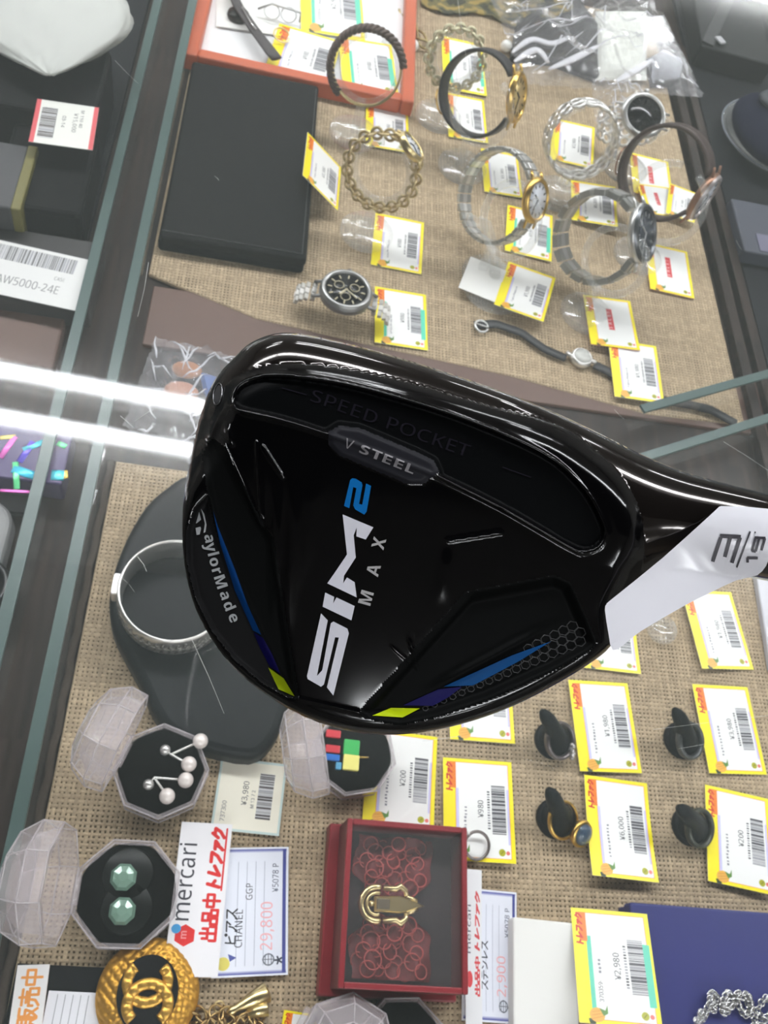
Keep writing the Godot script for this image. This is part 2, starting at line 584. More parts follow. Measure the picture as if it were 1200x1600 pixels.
func showcase() -> void:
	var b := thing("showcase", "long glass-topped shop counter with brown wood floor and glass dividers", "display case", V(0, 0, 0))
	obj("cabinet", bx(V(1.5, 0.72, 1.36), 0.004), M.wood, b, xf(V(0.1, -0.75, -0.46)))
	obj("floor_board", bx(V(1.46, 0.026, 1.32), 0.002), M.wood, b, xf(V(0.1, -0.0295, -0.46)))
	var g := obj("glass_top", bx(V(1.5, 0.006, 1.36), 0.001), M.glass, b, xf(V(0.1, GLASS_Y, -0.46)))
	var st := nst()
	var e := RandomNumberGenerator.new()
	e.seed = 5
	for s in [[715, 0, 735, 140, 0.8], [232, 410, 215, 495, 1.0], [565, 650, 585, 668, 0.6], [187, 900, 210, 925, 0.5], [215, 870, 229, 893, 1.2], [300, 1000, 350, 1115, 0.7], [660, 1158, 720, 1150, 0.7], [1020, 1140, 1200, 1118, 0.5], [925, 1085, 945, 1092, 0.4], [1060, 1170, 1100, 1163, 0.5], [1130, 690, 1200, 735, 0.8], [960, 640, 975, 655, 0.8], [45, 640, 55, 652, 1.0], [188, 650, 208, 668, 0.8], [210, 658, 262, 620, 0.5], [180, 95, 215, 130, 0.6], [1150, 375, 1158, 390, 0.7], [335, 275, 342, 282, 0.8]]:
		var a := P(s[0], s[1], GLASS_Y + 0.0062)
		var c := P(s[2], s[3], GLASS_Y + 0.0062)
		tube(st, [a, (a + c) / 2 + V(e.randf_range(-0.0006, 0.0006), 0, 0), c], 0.00007 * s[4], 4)
	obj("scratch", fin(st), mat(rgb(215, 215, 210), 0.5), g, xf(-V(0.1, GLASS_Y, -0.46))).set_meta("kind", "stuff")
	for sd in [[-0.63, -0.46, 0.006, 1.3], [0.83, -0.46, 0.006, 1.3], [0.1, -1.11, 1.46, 0.006], [0.1, 0.19, 1.46, 0.006]]:
		obj("side_pane", bx(V(sd[2], GLASS_Y, sd[3]), 0.001), M.glass, b, xf(V(sd[0], -0.003, sd[1])))
	# the low dividers between the trays, with their green polished edges
	for d in [[-0.0745, -0.03, 1.1, 0.0, -0.46], [-0.1005, -0.03, 1.1, 0.0, -0.46]]:
		var pn := obj("divider_pane", bx(V(0.006, 0.024, 1.28), 0.0004), M.glass, b, xf(V(d[0], -0.003, -0.46)))
		obj("polished_edge", bx(V(0.0064, 0.0018, 1.28), 0.0004), M.edge, pn, xf(V(0, 0.023, 0)))
	for d in [[[1000, 643], [1260, 570]], [[1000, 719], [1260, 637]]]:
		var a := P(d[0][0], d[0][1], 0.021)
		var c := P(d[1][0], d[1][1], 0.021)
		var dir := c - a
		var le := dir.length()
		var pn := obj("divider_pane", bx(V(0.006, 0.022, le), 0.0004), M.glass, b, xf((a + c) / 2 * V(1, 0, 1) + V(0, 0.0018, 0), atan2(dir.x, dir.z)))
		obj("polished_edge", bx(V(0.0064, 0.0018, le), 0.0004), M.edge, pn, xf(V(0, 0.021, 0)))
	for x in [0.3655, 0.3795]:
		obj("wood_strip", bx(V(0.0085, 0.008, 0.52), 0.001), M.wood, b, xf(V(x, -0.003, -0.56)))
	var rail := mat(rgb(98, 72, 61), 0.5)
	var dk := mat(rgb(24, 26, 29), 0.6, 0.0, {"metallic_specular": 0.25})
	obj("tray_floor", bx(V(0.43, 0.004, 0.72), 0.001), dk, b, xf(V(0.603, -0.0032, -0.715)))
	obj("tray_floor", bx(V(0.5, 0.004, 0.36), 0.001), dk, b, xf(V(-0.362, -0.0032, -0.58)))
	obj("tray_rail", bx(V(0.5, 0.009, 0.04), 0.002), rail, b, xf(V(-0.362, -0.003, -0.348)))
	obj("tray_rail", bx(V(0.46, 0.0028, 0.05), 0.001), rail, b, xf(V(0.165, -0.0035, -0.387), 0.0))
	# cloths
	var s1 := nst()
	cloth(s1, [[-0.0665, -0.2735], [0.5, -0.262], [0.52, 0.17], [-0.0665, 0.17]])
	var c1 := obj("burlap_cloth", fin(s1), M.burlap)
	tag(c1, "tan burlap cloth lining the front tray under the rings and price tags", "cloth")
	var hm := nst()
	var pts := []
	for k in 60:
		pts.append(V(-0.0692 + 0.0006 * sin(k * 1.9), 0.0003, -0.273 + 0.0075 * k))
	tube(hm, pts, 0.0021, 6, false, 0, 0.4)
	obj("frayed_hem", fin(hm), M.hem, c1)
	var s2 := nst()
	cloth(s2, [[-0.0695, -0.86], [0.357, -0.86], [0.357, -0.368], [0.28, -0.3655], [0.181, -0.381], [0.085, -0.389], [0.004, -0.397], [-0.03, -0.408], [-0.0695, -0.421]])
	tag(obj("burlap_cloth", fin(s2), M.burlap), "tan burlap cloth under the watches in the rear tray", "cloth")

func cloth(st: SurfaceTool, p: Array) -> void:
	prism(st, p.map(func(q): return Vector2(q[0], q[1])), -0.0028, 0.0, 0.0006)

# ---------------------------------------------------------------- the golf club, held sole up above the glass
var c_out: PackedVector2Array
var c_sole: PackedVector2Array
var c_pocket: PackedVector2Array
var c_plate: PackedVector2Array
var c_wing: PackedVector2Array
var c_toe: PackedVector2Array
var c_band: PackedVector2Array
var c_ridges := []

func pl(a: Array, ox: float = 0.0, oy: float = 0.0, s: float = 1.0) -> PackedVector2Array:
	var out := PackedVector2Array()
	for i in range(0, a.size(), 2):
		out.append(Vector2(ox + a[i] / s, oy + a[i + 1] / s))
	return out

func smooth_poly(p: PackedVector2Array, n: int = 3) -> PackedVector2Array:
	var out := PackedVector2Array()
	var c := p.size()
	for i in c:
		for k in n:
			out.append(p[i].cubic_interpolate(p[(i + 1) % c], p[(i - 1 + c) % c], p[(i + 2) % c], float(k) / n))
	return out

func inside_by(p: PackedVector2Array, q: Vector2, cap: float) -> float:     # signed distance to an outline, positive inside
	var best := cap * cap
	var n := p.size()
	var odd := false
	var a := p[n - 1]
	for i in n:
		var b := p[i]
		if (a.y <= q.y) != (b.y <= q.y):
			if a.x + (q.y - a.y) / (b.y - a.y) * (b.x - a.x) > q.x:
				odd = not odd
		var ab := b - a
		var t := clampf((q - a).dot(ab) / ab.length_squared(), 0.0, 1.0)
		best = minf(best, (a + ab * t).distance_squared_to(q))
		a = b
	return sqrt(best) if odd else -sqrt(best)

func nearest_on(p: PackedVector2Array, q: Vector2) -> Vector2:
	var best := 1e12
	var out := q
	var a := p[p.size() - 1]
	for b in p:
		var ab := b - a
		var c := a + ab * clampf((q - a).dot(ab) / ab.length_squared(), 0.0, 1.0)
		var d := c.distance_squared_to(q)
		if d < best:
			best = d
			out = c
		a = b
	return out

func ss(a: float, b: float, x: float) -> float:
	return smoothstep(a, b, x)

func rim_r(q: Vector2) -> float:
	var t := clampf((-q.y + 700.0 + (q.x - 300.0) * 0.36) / 120.0 + 0.6, 0.0, 1.0)
	return lerpf(20.0, 67.0 + 21.0 * ss(1190.0, 1000.0, q.x) * ss(780.0, 900.0, q.x), t)

func club_h(q: Vector2) -> float:              # relief of the head towards the viewer, metres
	var d := inside_by(c_out, q, 240.0)
	var r := rim_r(q)
	var k := 1.0 - clampf(d / r, 0.0, 1.0)
	var h := -r * PX * (1.0 - sqrt(maxf(0.0, 1.0 - k * k)))
	if q.x > 1040:
		return h
	var s := inside_by(c_sole, q, 60.0)
	if s > 0:
		var e := 1.0 - clampf(s / 42.0, 0, 1)
		h += 0.0042 * (1.0 - e * e)
		var u := (q - Vector2(640, 850)) / 360.0
		h += 0.0022 * (1.0 - u.length_squared())
	if q.y < 880:
		var p := inside_by(c_pocket, q, 20.0)
		var v := inside_by(c_plate, q, 14.0)
		if p > -18:
			h += 0.0006 * exp(-p * p / 14.0)
			h -= 0.0017 * ss(0, 8, p) * (1.0 - ss(-8, 0, v))
		h += 0.0008 * ss(-1, 7, v)
	if q.x > 560 and q.y > 890:
		var w := inside_by(c_wing, q, 30.0)
		h -= 0.0022 * ss(-10, 10, w)
	if q.x < 470 and q.y > 670:
		h -= 0.0014 * ss(-8, 8, inside_by(c_toe, q, 20.0))
		h -= 0.0022 * ss(-3, 9, inside_by(c_band, q, 20.0))
	for g in c_ridges:
		var ab: Vector2 = g[1] - g[0]
		var t := clampf((q - g[0]).dot(ab) / ab.length_squared(), 0.0, 1.0)
		var dd: float = (g[0] + ab * t).distance_to(q) / g[2]
		if dd < 3.0:
			h += g[3] * exp(-dd * dd) * (ss(0.0, 0.4, minf(t, 1.0 - t)) if g[2] > 4.0 else 1.0)
	return h

func label_h(q: Vector2) -> float:             # the white sleeve: round the neck, then hanging free past it
	var d := inside_by(c_out, q, 240.0)
	var flap := lerpf(0.0040, -0.0022, ss(940.0, 1150.0, q.x))
	var r := rim_r(q)
	var k := 1.0 - clampf(d / r, 0.0, 1.0)
	var h := -r * PX * (1.0 - sqrt(maxf(0.0, 1.0 - k * k))) + 0.0005
	return 0.5 * (h + flap + sqrt((h - flap) * (h - flap) + 0.00002))

func C(q: Vector2, lift: float = 0.0) -> Vector3:
	return Q(q.x, q.y, 0.2 - club_h(q) - lift)

func L(q: Vector2, lift: float = 0.0) -> Vector3:
	return Q(q.x, q.y, 0.2 - label_h(q) - lift)

func cut(out: Array, a: Vector2, b: Vector2, c: Vector2, most: float) -> void:
	var e := [a.distance_to(b), b.distance_to(c), c.distance_to(a)]
	var k := e.find(e.max())
	if e[k] <= most:
		out.append_array([a, b, c])
		return
	var t := [a, b, c]
	var p: Vector2 = t[k]
	var q: Vector2 = t[(k + 1) % 3]
	var r: Vector2 = t[(k + 2) % 3]
	cut(out, p, (p + q) / 2, r, most)
	cut(out, (p + q) / 2, q, r, most)

func print_tris(st: SurfaceTool, t: PackedVector2Array, lift: float, on: Callable, most: float = 9.0) -> void:
	var out := []
	for i in range(0, t.size() - 2, 3):
		cut(out, t[i], t[i + 1], t[i + 2], most)
	for i in range(0, out.size(), 3):
		for j in [0, 1, 2]:
			vtx(st, on.call(out[i + j], lift), Vector2.ZERO, 0)

func print_poly(st: SurfaceTool, p: PackedVector2Array, lift: float, on: Callable, most: float = 9.0, edge: bool = true) -> void:
	var t := PackedVector2Array()
	for i in Geometry2D.triangulate_polygon(p):
		t.append(p[i])
	print_tris(st, t, lift, on, most)
	if edge:                              # the thickness of the paint or inlay
		for i in p.size():
			var a := p[i]
			var b := p[(i + 1) % p.size()]
			var n := maxi(1, int(a.distance_to(b) / most))
			for k in n:
				var u := a.lerp(b, float(k) / n)
				var w := a.lerp(b, float(k + 1) / n)
				var q := [on.call(u, lift), on.call(w, lift), on.call(w, lift - 0.0004), on.call(u, lift - 0.0004)]
				tri(st, q[0], q[1], q[2])
				tri(st, q[0], q[2], q[3])

func bar_poly(a: Vector2, b: Vector2, w: float) -> PackedVector2Array:
	var n := (b - a).normalized().orthogonal() * w / 2
	return PackedVector2Array([a + n, b + n, b - n, a - n])

func word(s: String, at: Vector2, ang: float, size: int, bold: bool, sx: float = 1.0, shear: float = 0.0) -> PackedVector2Array:
	var t := font_tris(s, size, bold)
	for i in t.size():
		t[i] = at + Vector2(t[i].x * sx - t[i].y * shear, t[i].y).rotated(ang)
	return t

func club() -> void:
	c_out = smooth_poly(pl([365, 560, 385, 540, 410, 527, 440, 520, 480, 523, 540, 536, 600, 552, 680, 576, 760, 603, 840, 633, 920, 669, 1000, 709, 1060, 734, 1120, 752, 1200, 772, 1310, 800, 1420, 828,
		1420, 962, 1310, 935, 1200, 908, 1100, 893, 1045, 892, 1008, 912, 980, 955, 957, 1006, 920, 1038, 860, 1074, 800, 1104, 740, 1126, 680, 1141, 620, 1148, 560, 1145, 500, 1130, 450, 1107, 400, 1074, 360, 1038, 330, 998, 305, 950, 291, 900, 285, 850, 285, 800, 291, 750, 300, 700, 314, 645, 330, 603, 346, 579]))
	c_sole = smooth_poly(pl([318, 700, 332, 650, 352, 602, 388, 579, 450, 568, 540, 577, 640, 599, 760, 634, 870, 664, 930, 704, 975, 750, 1000, 800, 1007, 860, 995, 905, 962, 965, 955, 1040, 800, 1200, 500, 1230, 280, 1100, 220, 880, 270, 760]))
	c_pocket = smooth_poly(pl([363, 622, 372, 602, 400, 589, 440, 586, 520, 596, 600, 615, 700, 645, 800, 684, 868, 720, 915, 766, 942, 815, 946, 838, 934, 856, 912, 862, 885, 852, 845, 828, 780, 791, 685, 745, 600, 712, 510, 678, 440, 656, 385, 644, 366, 636]))
	c_plate = pl([512, 676, 530, 665, 562, 669, 650, 706, 678, 720, 686, 738, 660, 757, 638, 757, 530, 712, 514, 696])
	c_wing = pl([572, 1113, 655, 1020, 733, 934, 864, 909, 884, 918, 922, 1003, 915, 1010, 860, 1040, 760, 1085, 680, 1112, 625, 1124])
	c_toe = pl([320, 713, 333, 690, 345, 700, 375, 760, 407, 820, 424, 845, 441, 960, 462, 1088, 437, 1054, 405, 990, 367, 900, 340, 824, 328, 765])
	c_band = pl([326, 772, 302, 796, 291, 830, 292, 880, 305, 935, 330, 985, 365, 1030, 410, 1068, 452, 1092, 460, 1088, 437, 1054, 405, 990, 367, 905, 338, 826])
	for r in [[401, 690, 408, 805, 2.4, 0.0009], [411, 697, 440, 742, 2.4, 0.0009], [700, 845, 782, 832, 2.2, 0.0006], [640, 1000, 652, 1045, 1.8, 0.0004], [612, 1010, 645, 1040, 1.2, 0.0002], [350, 695, 408, 822, 2.4, 0.0009],
		[432, 720, 428, 1000, 7, 0.0006], [463, 700, 448, 1010, 9, 0.0006], [505, 690, 462, 940, 14, 0.0004], [424, 845, 460, 1085, 2.5, 0.0005], [576, 1108, 735, 934, 3, 0.0006], [645, 1092, 890, 962, 7, 0.0012], [700, 850, 690, 950, 10, 0.0004], [345, 640, 318, 700, 7, 0.0016], [352, 655, 362, 700, 5, 0.0009], [462, 1090, 572, 1116, 2.5, 0.0005], [688, 746, 785, 795, 2.2, 0.0008], [785, 795, 845, 830, 2.2, 0.0008], [845, 830, 905, 864, 2.2, 0.0007]]:
		c_ridges.append([Vector2(r[0], r[1]), Vector2(r[2], r[3]), r[4], r[5]])
	var t := thing("golf_club", "glossy black fairway wood golf club head held sole up above the glass", "golf club")
	var sole := mat(rgb(5, 5, 6), 0.1, 0.0, {"metallic_specular": 0.4})
	var chrome := mat(rgb(44, 40, 38), 0.12, 0.75, {"clearcoat_enabled": true, "clearcoat": 0.6, "clearcoat_roughness": 0.05})
	var matte := mat(rgb(9, 10, 10), 0.5, 0.0, {"metallic_specular": 0.14})
	var ms := [chrome, sole, mat(rgb(8, 9, 10), 0.4, 0.0, {"metallic_specular": 0.15}), mat(rgb(28, 28, 33), 0.5, 0.0, {"metallic_specular": 0.25}), matte, matte, mat(rgb(14, 14, 15), 0.6, 0.0, {"metallic_specular": 0.25})]
	var names := ["neck", "sole", "pocket_insert", "badge_plate", "wing_panel", "toe_panel", "toe_band"]
	var sts := []
	for k in 7:
		sts.append(nst())
	var step := 3.0
	var nx := int((1420 - 276) / step)
	var ny := int((1158 - 512) / step)
	var pts := []
	var ins := PackedByteArray()
	var nr := PackedVector2Array()
	for j in ny + 1:
		for i in nx + 1:
			var q := Vector2(276 + i * step, 512 + j * step)
			var d := inside_by(c_out, q, 6.0)
			ins.append(1 if d > 0 else 0)
			if d <= 0 and d > -5.0:
				q = nearest_on(c_out, q)
			nr.append(q)
			pts.append(C(q) if d > -5.0 else Vector3.ZERO)
	var w := nx + 1
	for j in ny:
		for i in nx:
			var a := j * w + i
			var k := [a, a + 1, a + w + 1, a + w]
			if ins[k[0]] + ins[k[1]] + ins[k[2]] + ins[k[3]] == 0:
				continue
			for tr in [[0, 1, 2], [0, 2, 3]]:
				var m: Vector2 = (nr[k[tr[0]]] + nr[k[tr[1]]] + nr[k[tr[2]]]) / 3
				var z := 0
				if m.x < 1020 and inside_by(c_sole, m, 9.0) > 0:
					z = 1
					if m.y < 880 and inside_by(c_plate, m, 9.0) > 0: z = 3
					elif m.y < 880 and inside_by(c_pocket, m, 9.0) > 6.0: z = 2
					elif m.x > 560 and inside_by(c_wing, m, 14.0) > -10.0: z = 4
					elif m.x < 470 and inside_by(c_toe, m, 12.0) > -5.0: z = 5
					elif m.x < 470 and inside_by(c_band, m, 9.0) > 0: z = 6
				for x in tr:
					vtx(sts[z], pts[k[x]], Vector2.ZERO, 0)
	for k in 7:
		obj(names[k], fin(sts[k]), ms[k], t)
	# the crown behind, closing the head and the neck
	var bk := nst()
	var rows := []
	var nb := 10
	for k in nb + 1:
		var row := []
		var f := float(k) / nb
		for q in c_out:
			var c := Vector2(clampf(q.x, 440, 1420), 0)
			c.y = lerpf(820, 870, clampf((c.x - 440) / 700, 0, 1)) if c.x < 1050 else 838 + (c.x - 1200) * 0.25 + 0.0
			var d := 0.2 + rim_r(q) * PX + sin(f * PI / 2) * lerpf(0.026, 0.009, ss(900, 1050, q.x))
			row.append(Q(lerpf(q.x, c.x, 1.0 - cos(f * PI / 2)), lerpf(q.y, c.y, 1.0 - cos(f * PI / 2)), d))
		rows.append(row)
	loft(bk, rows, true, 0)
	obj("crown", fin(bk), chrome, t)
	var sh := nst()
	var s0 := Q(1330, 873, 0.2098)
	var s1 := Q(1420, 898, 0.2098)
	var dir := (s1 - s0).normalized()
	tube(sh, [s0, s1, s1 + dir * 0.012, s1 + dir * 0.03, s1 + dir * 0.5], [0.0085, 0.0092, 0.0085, 0.0062, 0.0066], 24)
	obj("shaft", fin(sh), mat(rgb(20, 20, 22), 0.25), t)
	var onc: Callable = C
	# weight port at the toe
	var pt := nst()
	tube(pt, ellipse(Vector2(340, 616), 6.5, 17, 0.16, 0.0004), 1.2 * PX, 6, true)
	obj("screw_ring", fin(pt), mat(rgb(110, 110, 112), 0.25, 0.8), t)
	var p2 := nst()
	var el := PackedVector2Array()
	for k in 20:
		el.append(Vector2(340, 616) + Vector2(cos(TAU * k / 20) * 5.2, sin(TAU * k / 20) * 15).rotated(0.16))
	print_poly(p2, el, 0.0002, onc)
	obj("screw", fin(p2), mat(rgb(70, 70, 72), 0.5, 0.6), t)
	# lettering and stripes
	var white := mat(rgb(192, 191, 200), 0.35)
	var st := nst()
	for q in [pl([335, 155, 392, 215, 300, 688, 345, 640, 418, 240, 440, 225, 560, 285, 572, 325, 440, 855, 385, 785, 487, 362, 455, 358, 360, 760, 335, 780, 222, 715, 215, 690], 440, 930, 5.45),
		pl([508, 926, 522, 932.7, 520.5, 943, 525.5, 933.6, 554, 947, 549, 969.4, 504, 948]),
		pl([628, 348, 890, 458, 825, 562, 745, 535, 748, 460, 722, 525, 740, 715, 640, 870, 632, 935, 665, 885, 730, 925, 748, 1055, 497, 935, 550, 860, 665, 690], 420, 740, 5.45)]:
		print_poly(st, q, 0.0003, onc)
	obj("white_lettering", fin(st), white, t)
	st = nst()
	print_poly(st, pl([640, 275, 692, 55, 710, 40, 740, 44, 790, 75, 797, 100, 768, 258, 795, 265, 828, 85, 870, 105, 832, 325, 812, 350, 735, 305, 718, 272, 745, 125, 718, 115, 685, 295], 420, 740, 5.45), 0.0003, onc)
	obj("blue_numeral", fin(st), mat(rgb(4, 92, 156), 0.4, 0.0, {"metallic_specular": 0.25}), t)
	st = nst()
	for l in [["M", 584.5, 951], ["A", 597, 904], ["X", 605.5, 862]]:
		print_tris(st, word(l[0], Vector2(l[1], l[2]), deg_to_rad(-74), 27, true, 1.05), 0.0003, onc)
	obj("thin_lettering", fin(st), mat(rgb(150, 148, 148), 0.4), t)
	st = nst()
	print_tris(st, word("V", Vector2(534, 703), deg_to_rad(21), 19, false, 1.3), 0.0003, onc)
	print_tris(st, word("STEEL", Vector2(557, 711), deg_to_rad(22), 20, true, 1.72), 0.0003, onc)
	obj("plate_lettering", fin(st), mat(rgb(112, 109, 112), 0.45), t)
	st = nst()
	print_tris(st, word("SPEED POCKET", Vector2(480, 632), deg_to_rad(19.8), 26, false, 1.52), 0.0002, onc)
	print_poly(st, bar_poly(Vector2(440, 606), Vector2(479, 617), 2.0), 0.0002, onc)
	print_poly(st, bar_poly(Vector2(785, 730), Vector2(830, 746), 2.0), 0.0002, onc)
	obj("pocket_lettering", fin(st), mat(rgb(24, 22, 29), 0.45, 0.0, {"metallic_specular": 0.2}), t)
	st = nst()
	print_poly(st, pl([311, 800, 306, 818, 308, 817, 314, 812], 0, 0, 1), 0.0003, onc)
	print_poly(st, pl([305.5, 825, 313, 823, 314, 826, 312, 835, 307, 836]), 0.0003, onc)
	print_poly(st, pl([314, 795, 319, 803, 322.5, 820, 321, 831, 318, 833, 320, 818, 317, 806]), 0.0003, onc)
	for l in [["a", 312.5, 837, 78], ["y", 314.5, 851, 77], ["l", 318, 865, 76], ["o", 320, 874, 75], ["r", 324, 890, 73], ["M", 327.5, 902, 72], ["a", 336.5, 928, 70], ["d", 342, 945, 68], ["e", 349.5, 964, 66]]:
		print_tris(st, word(l[0], Vector2(l[1], l[2]), deg_to_rad(l[3]), 23, true, 1.15), 0.0003, onc)
	obj("rim_lettering", fin(st), mat(rgb(150, 152, 154), 0.4), t)
	for s in [[[693, 1073, 800, 1024, 861, 1002, 813, 1032, 768, 1056, 739, 1071], rgb(0, 62, 114), "blue_stripe"], [[333, 799, 340, 822, 367, 890, 387, 946, 408, 992, 395, 985, 367, 923, 344, 850], rgb(3, 44, 92), "blue_stripe"],
		[[630, 1102, 685, 1077, 722, 1073, 700, 1090, 676, 1103], rgb(8, 4, 70), "navy_stripe"], [[396, 988, 411, 997, 425, 1022, 438, 1053, 421, 1041, 405, 1010], rgb(10, 7, 56), "navy_stripe"],
		[[582, 1118, 611, 1106, 656, 1107, 629, 1121], rgb(168, 186, 10), "yellow_stripe"], [[419, 1043, 443, 1060, 460, 1088, 435, 1077], rgb(132, 148, 14), "yellow_stripe"]]:
		st = nst()
		print_poly(st, pl(s[0]), 0.0003, onc)
		obj(s[2], fin(st), mat(s[1], 0.45, 0.0, {"metallic_specular": 0.2}), t)
	# the raised hexagon grip pattern beside the stripe
	st = nst()
	for k in 18:
		var f := k / 17.0
		for row in 3:
			var c := Vector2(664, 1106).lerp(Vector2(905, 1000), f) + Vector2(-3, -6) * (row - 0.2) * lerpf(0.9, 2.0, f) + Vector2(6 * (row % 2), -2 * (row % 2))
			var r := lerpf(4.5, 9.0, f)
			if inside_by(c_wing, c, 30.0) < r * 0.5 or (row == 2 and f < 0.7):
				continue
			var hx := []
			for z in 6:
				var q := c + Vector2(cos(TAU * z / 6 + 0.2) * r, sin(TAU * z / 6 + 0.2) * r * 0.9)
				hx.append(C(q, 0.0))
			tube(st, hx, 0.9 * PX, 5, true)
	var hxm := obj("grip_pattern", fin(st), mat(rgb(44, 44, 45), 0.4), t)
	hxm.set_meta("kind", "stuff")
	# the white paper sleeve
	var sl := thing("club_label", "glossy white plastic label reading 3 and 19 degrees wrapped round the club neck", "label")
	var onl: Callable = L
	st = nst()
	var lp := smooth_poly(pl([1116, 799, 1124, 792, 1136, 791, 1200, 795, 1300, 818, 1400, 840, 1400, 860, 1300, 850, 1215, 862, 1197, 884, 1183, 899, 1150, 907, 1108, 927, 1070, 946, 1000, 987, 974, 1008, 957, 1016, 951, 992, 945, 953, 948, 944, 956, 936, 1035, 872]), 2)
	print_poly(st, lp, 0.0, onl, 8.0, true)
	obj("sleeve", fin(st), mat(rgb(222, 221, 228), 0.16, 0.0, {"clearcoat_enabled": true, "clearcoat": 0.5}), sl)
	st = nst()
	for b in [[335, 1178, 462, 800, 5.6], [450, 775, 775, 792, 6.4], [525, 1105, 612, 800, 5.6], [635, 1198, 765, 800, 5.6], [712, 1268, 920, 705, 2.4], [950, 1012, 1005, 800, 3.8], [990, 802, 1160, 808, 4.2], [1008, 1018, 1064, 812, 3.6], [945, 1008, 1010, 1022, 3.8], [1096, 1002, 1152, 812, 3.8], [872, 1120, 1040, 1122, 4.2], [882, 1118, 880, 1192, 4.0], [990, 718, 1008, 722, 2.6]]:
		print_poly(st, bar_poly(Vector2(1080 + b[0] / 10.0, 760 + b[1] / 10.0), Vector2(1080 + b[2] / 10.0, 760 + b[3] / 10.0), b[4]), 0.0002, onl, 6.0)
	obj("lettering", fin(st), mat(rgb(44, 40, 50), 0.4), sl)

func ellipse(c: Vector2, a: float, b: float, tilt: float, lift: float) -> Array:
	var out := []
	for k in 24:
		out.append(C(c + Vector2(cos(TAU * k / 24) * a, sin(TAU * k / 24) * b).rotated(tilt), lift))
	return out

# ---------------------------------------------------------------- price tags and cards
var prints := []

func ptag(label: String, px: Array, kind: int, h: float = 0.0012, bend: float = 0.0006, group: String = "yellow price tags of the front tray") -> MeshInstance3D:
	var q := quad_of(px, h)
	var o := obj("price_tag", sheet(q[0], q[1], q[2], q[3], q[4], bend, 0.0002), prints[kind])
	tag(o, label, "price tag", group)
	return o

func ptag_at(label: String, c: Vector3, rv: Vector3, kind: int, bend: float = 0.0, w: float = 0.0373, d: float = 0.051, group: String = "yellow price tags of the watches") -> MeshInstance3D:
	var b := Basis(rv.normalized(), rv.length()) if rv.length() > 1e-6 else Basis()
	var m: StandardMaterial3D = prints[kind]
	var o := obj("price_tag", sheet(c, b.x, b.z, w, d, bend, 0.0), m)
	tag(o, label, "price tag", group)
	return o

func card(called: String, label: String, cat: String, px: Array, h: float, m: Material, bend: float = 0.0008) -> MeshInstance3D:
	var q := quad_of(px, h)
	var o := obj(called, sheet(q[0], q[1], q[2], q[3], q[4], bend, 0.0), m)
	tag(o, label, cat)
	return o

func print_of(im: Image, rough: float = 0.5) -> StandardMaterial3D:
	return mat(Color.WHITE, rough, 0.0, {"albedo_texture": tex(im), "texture_repeat": false})

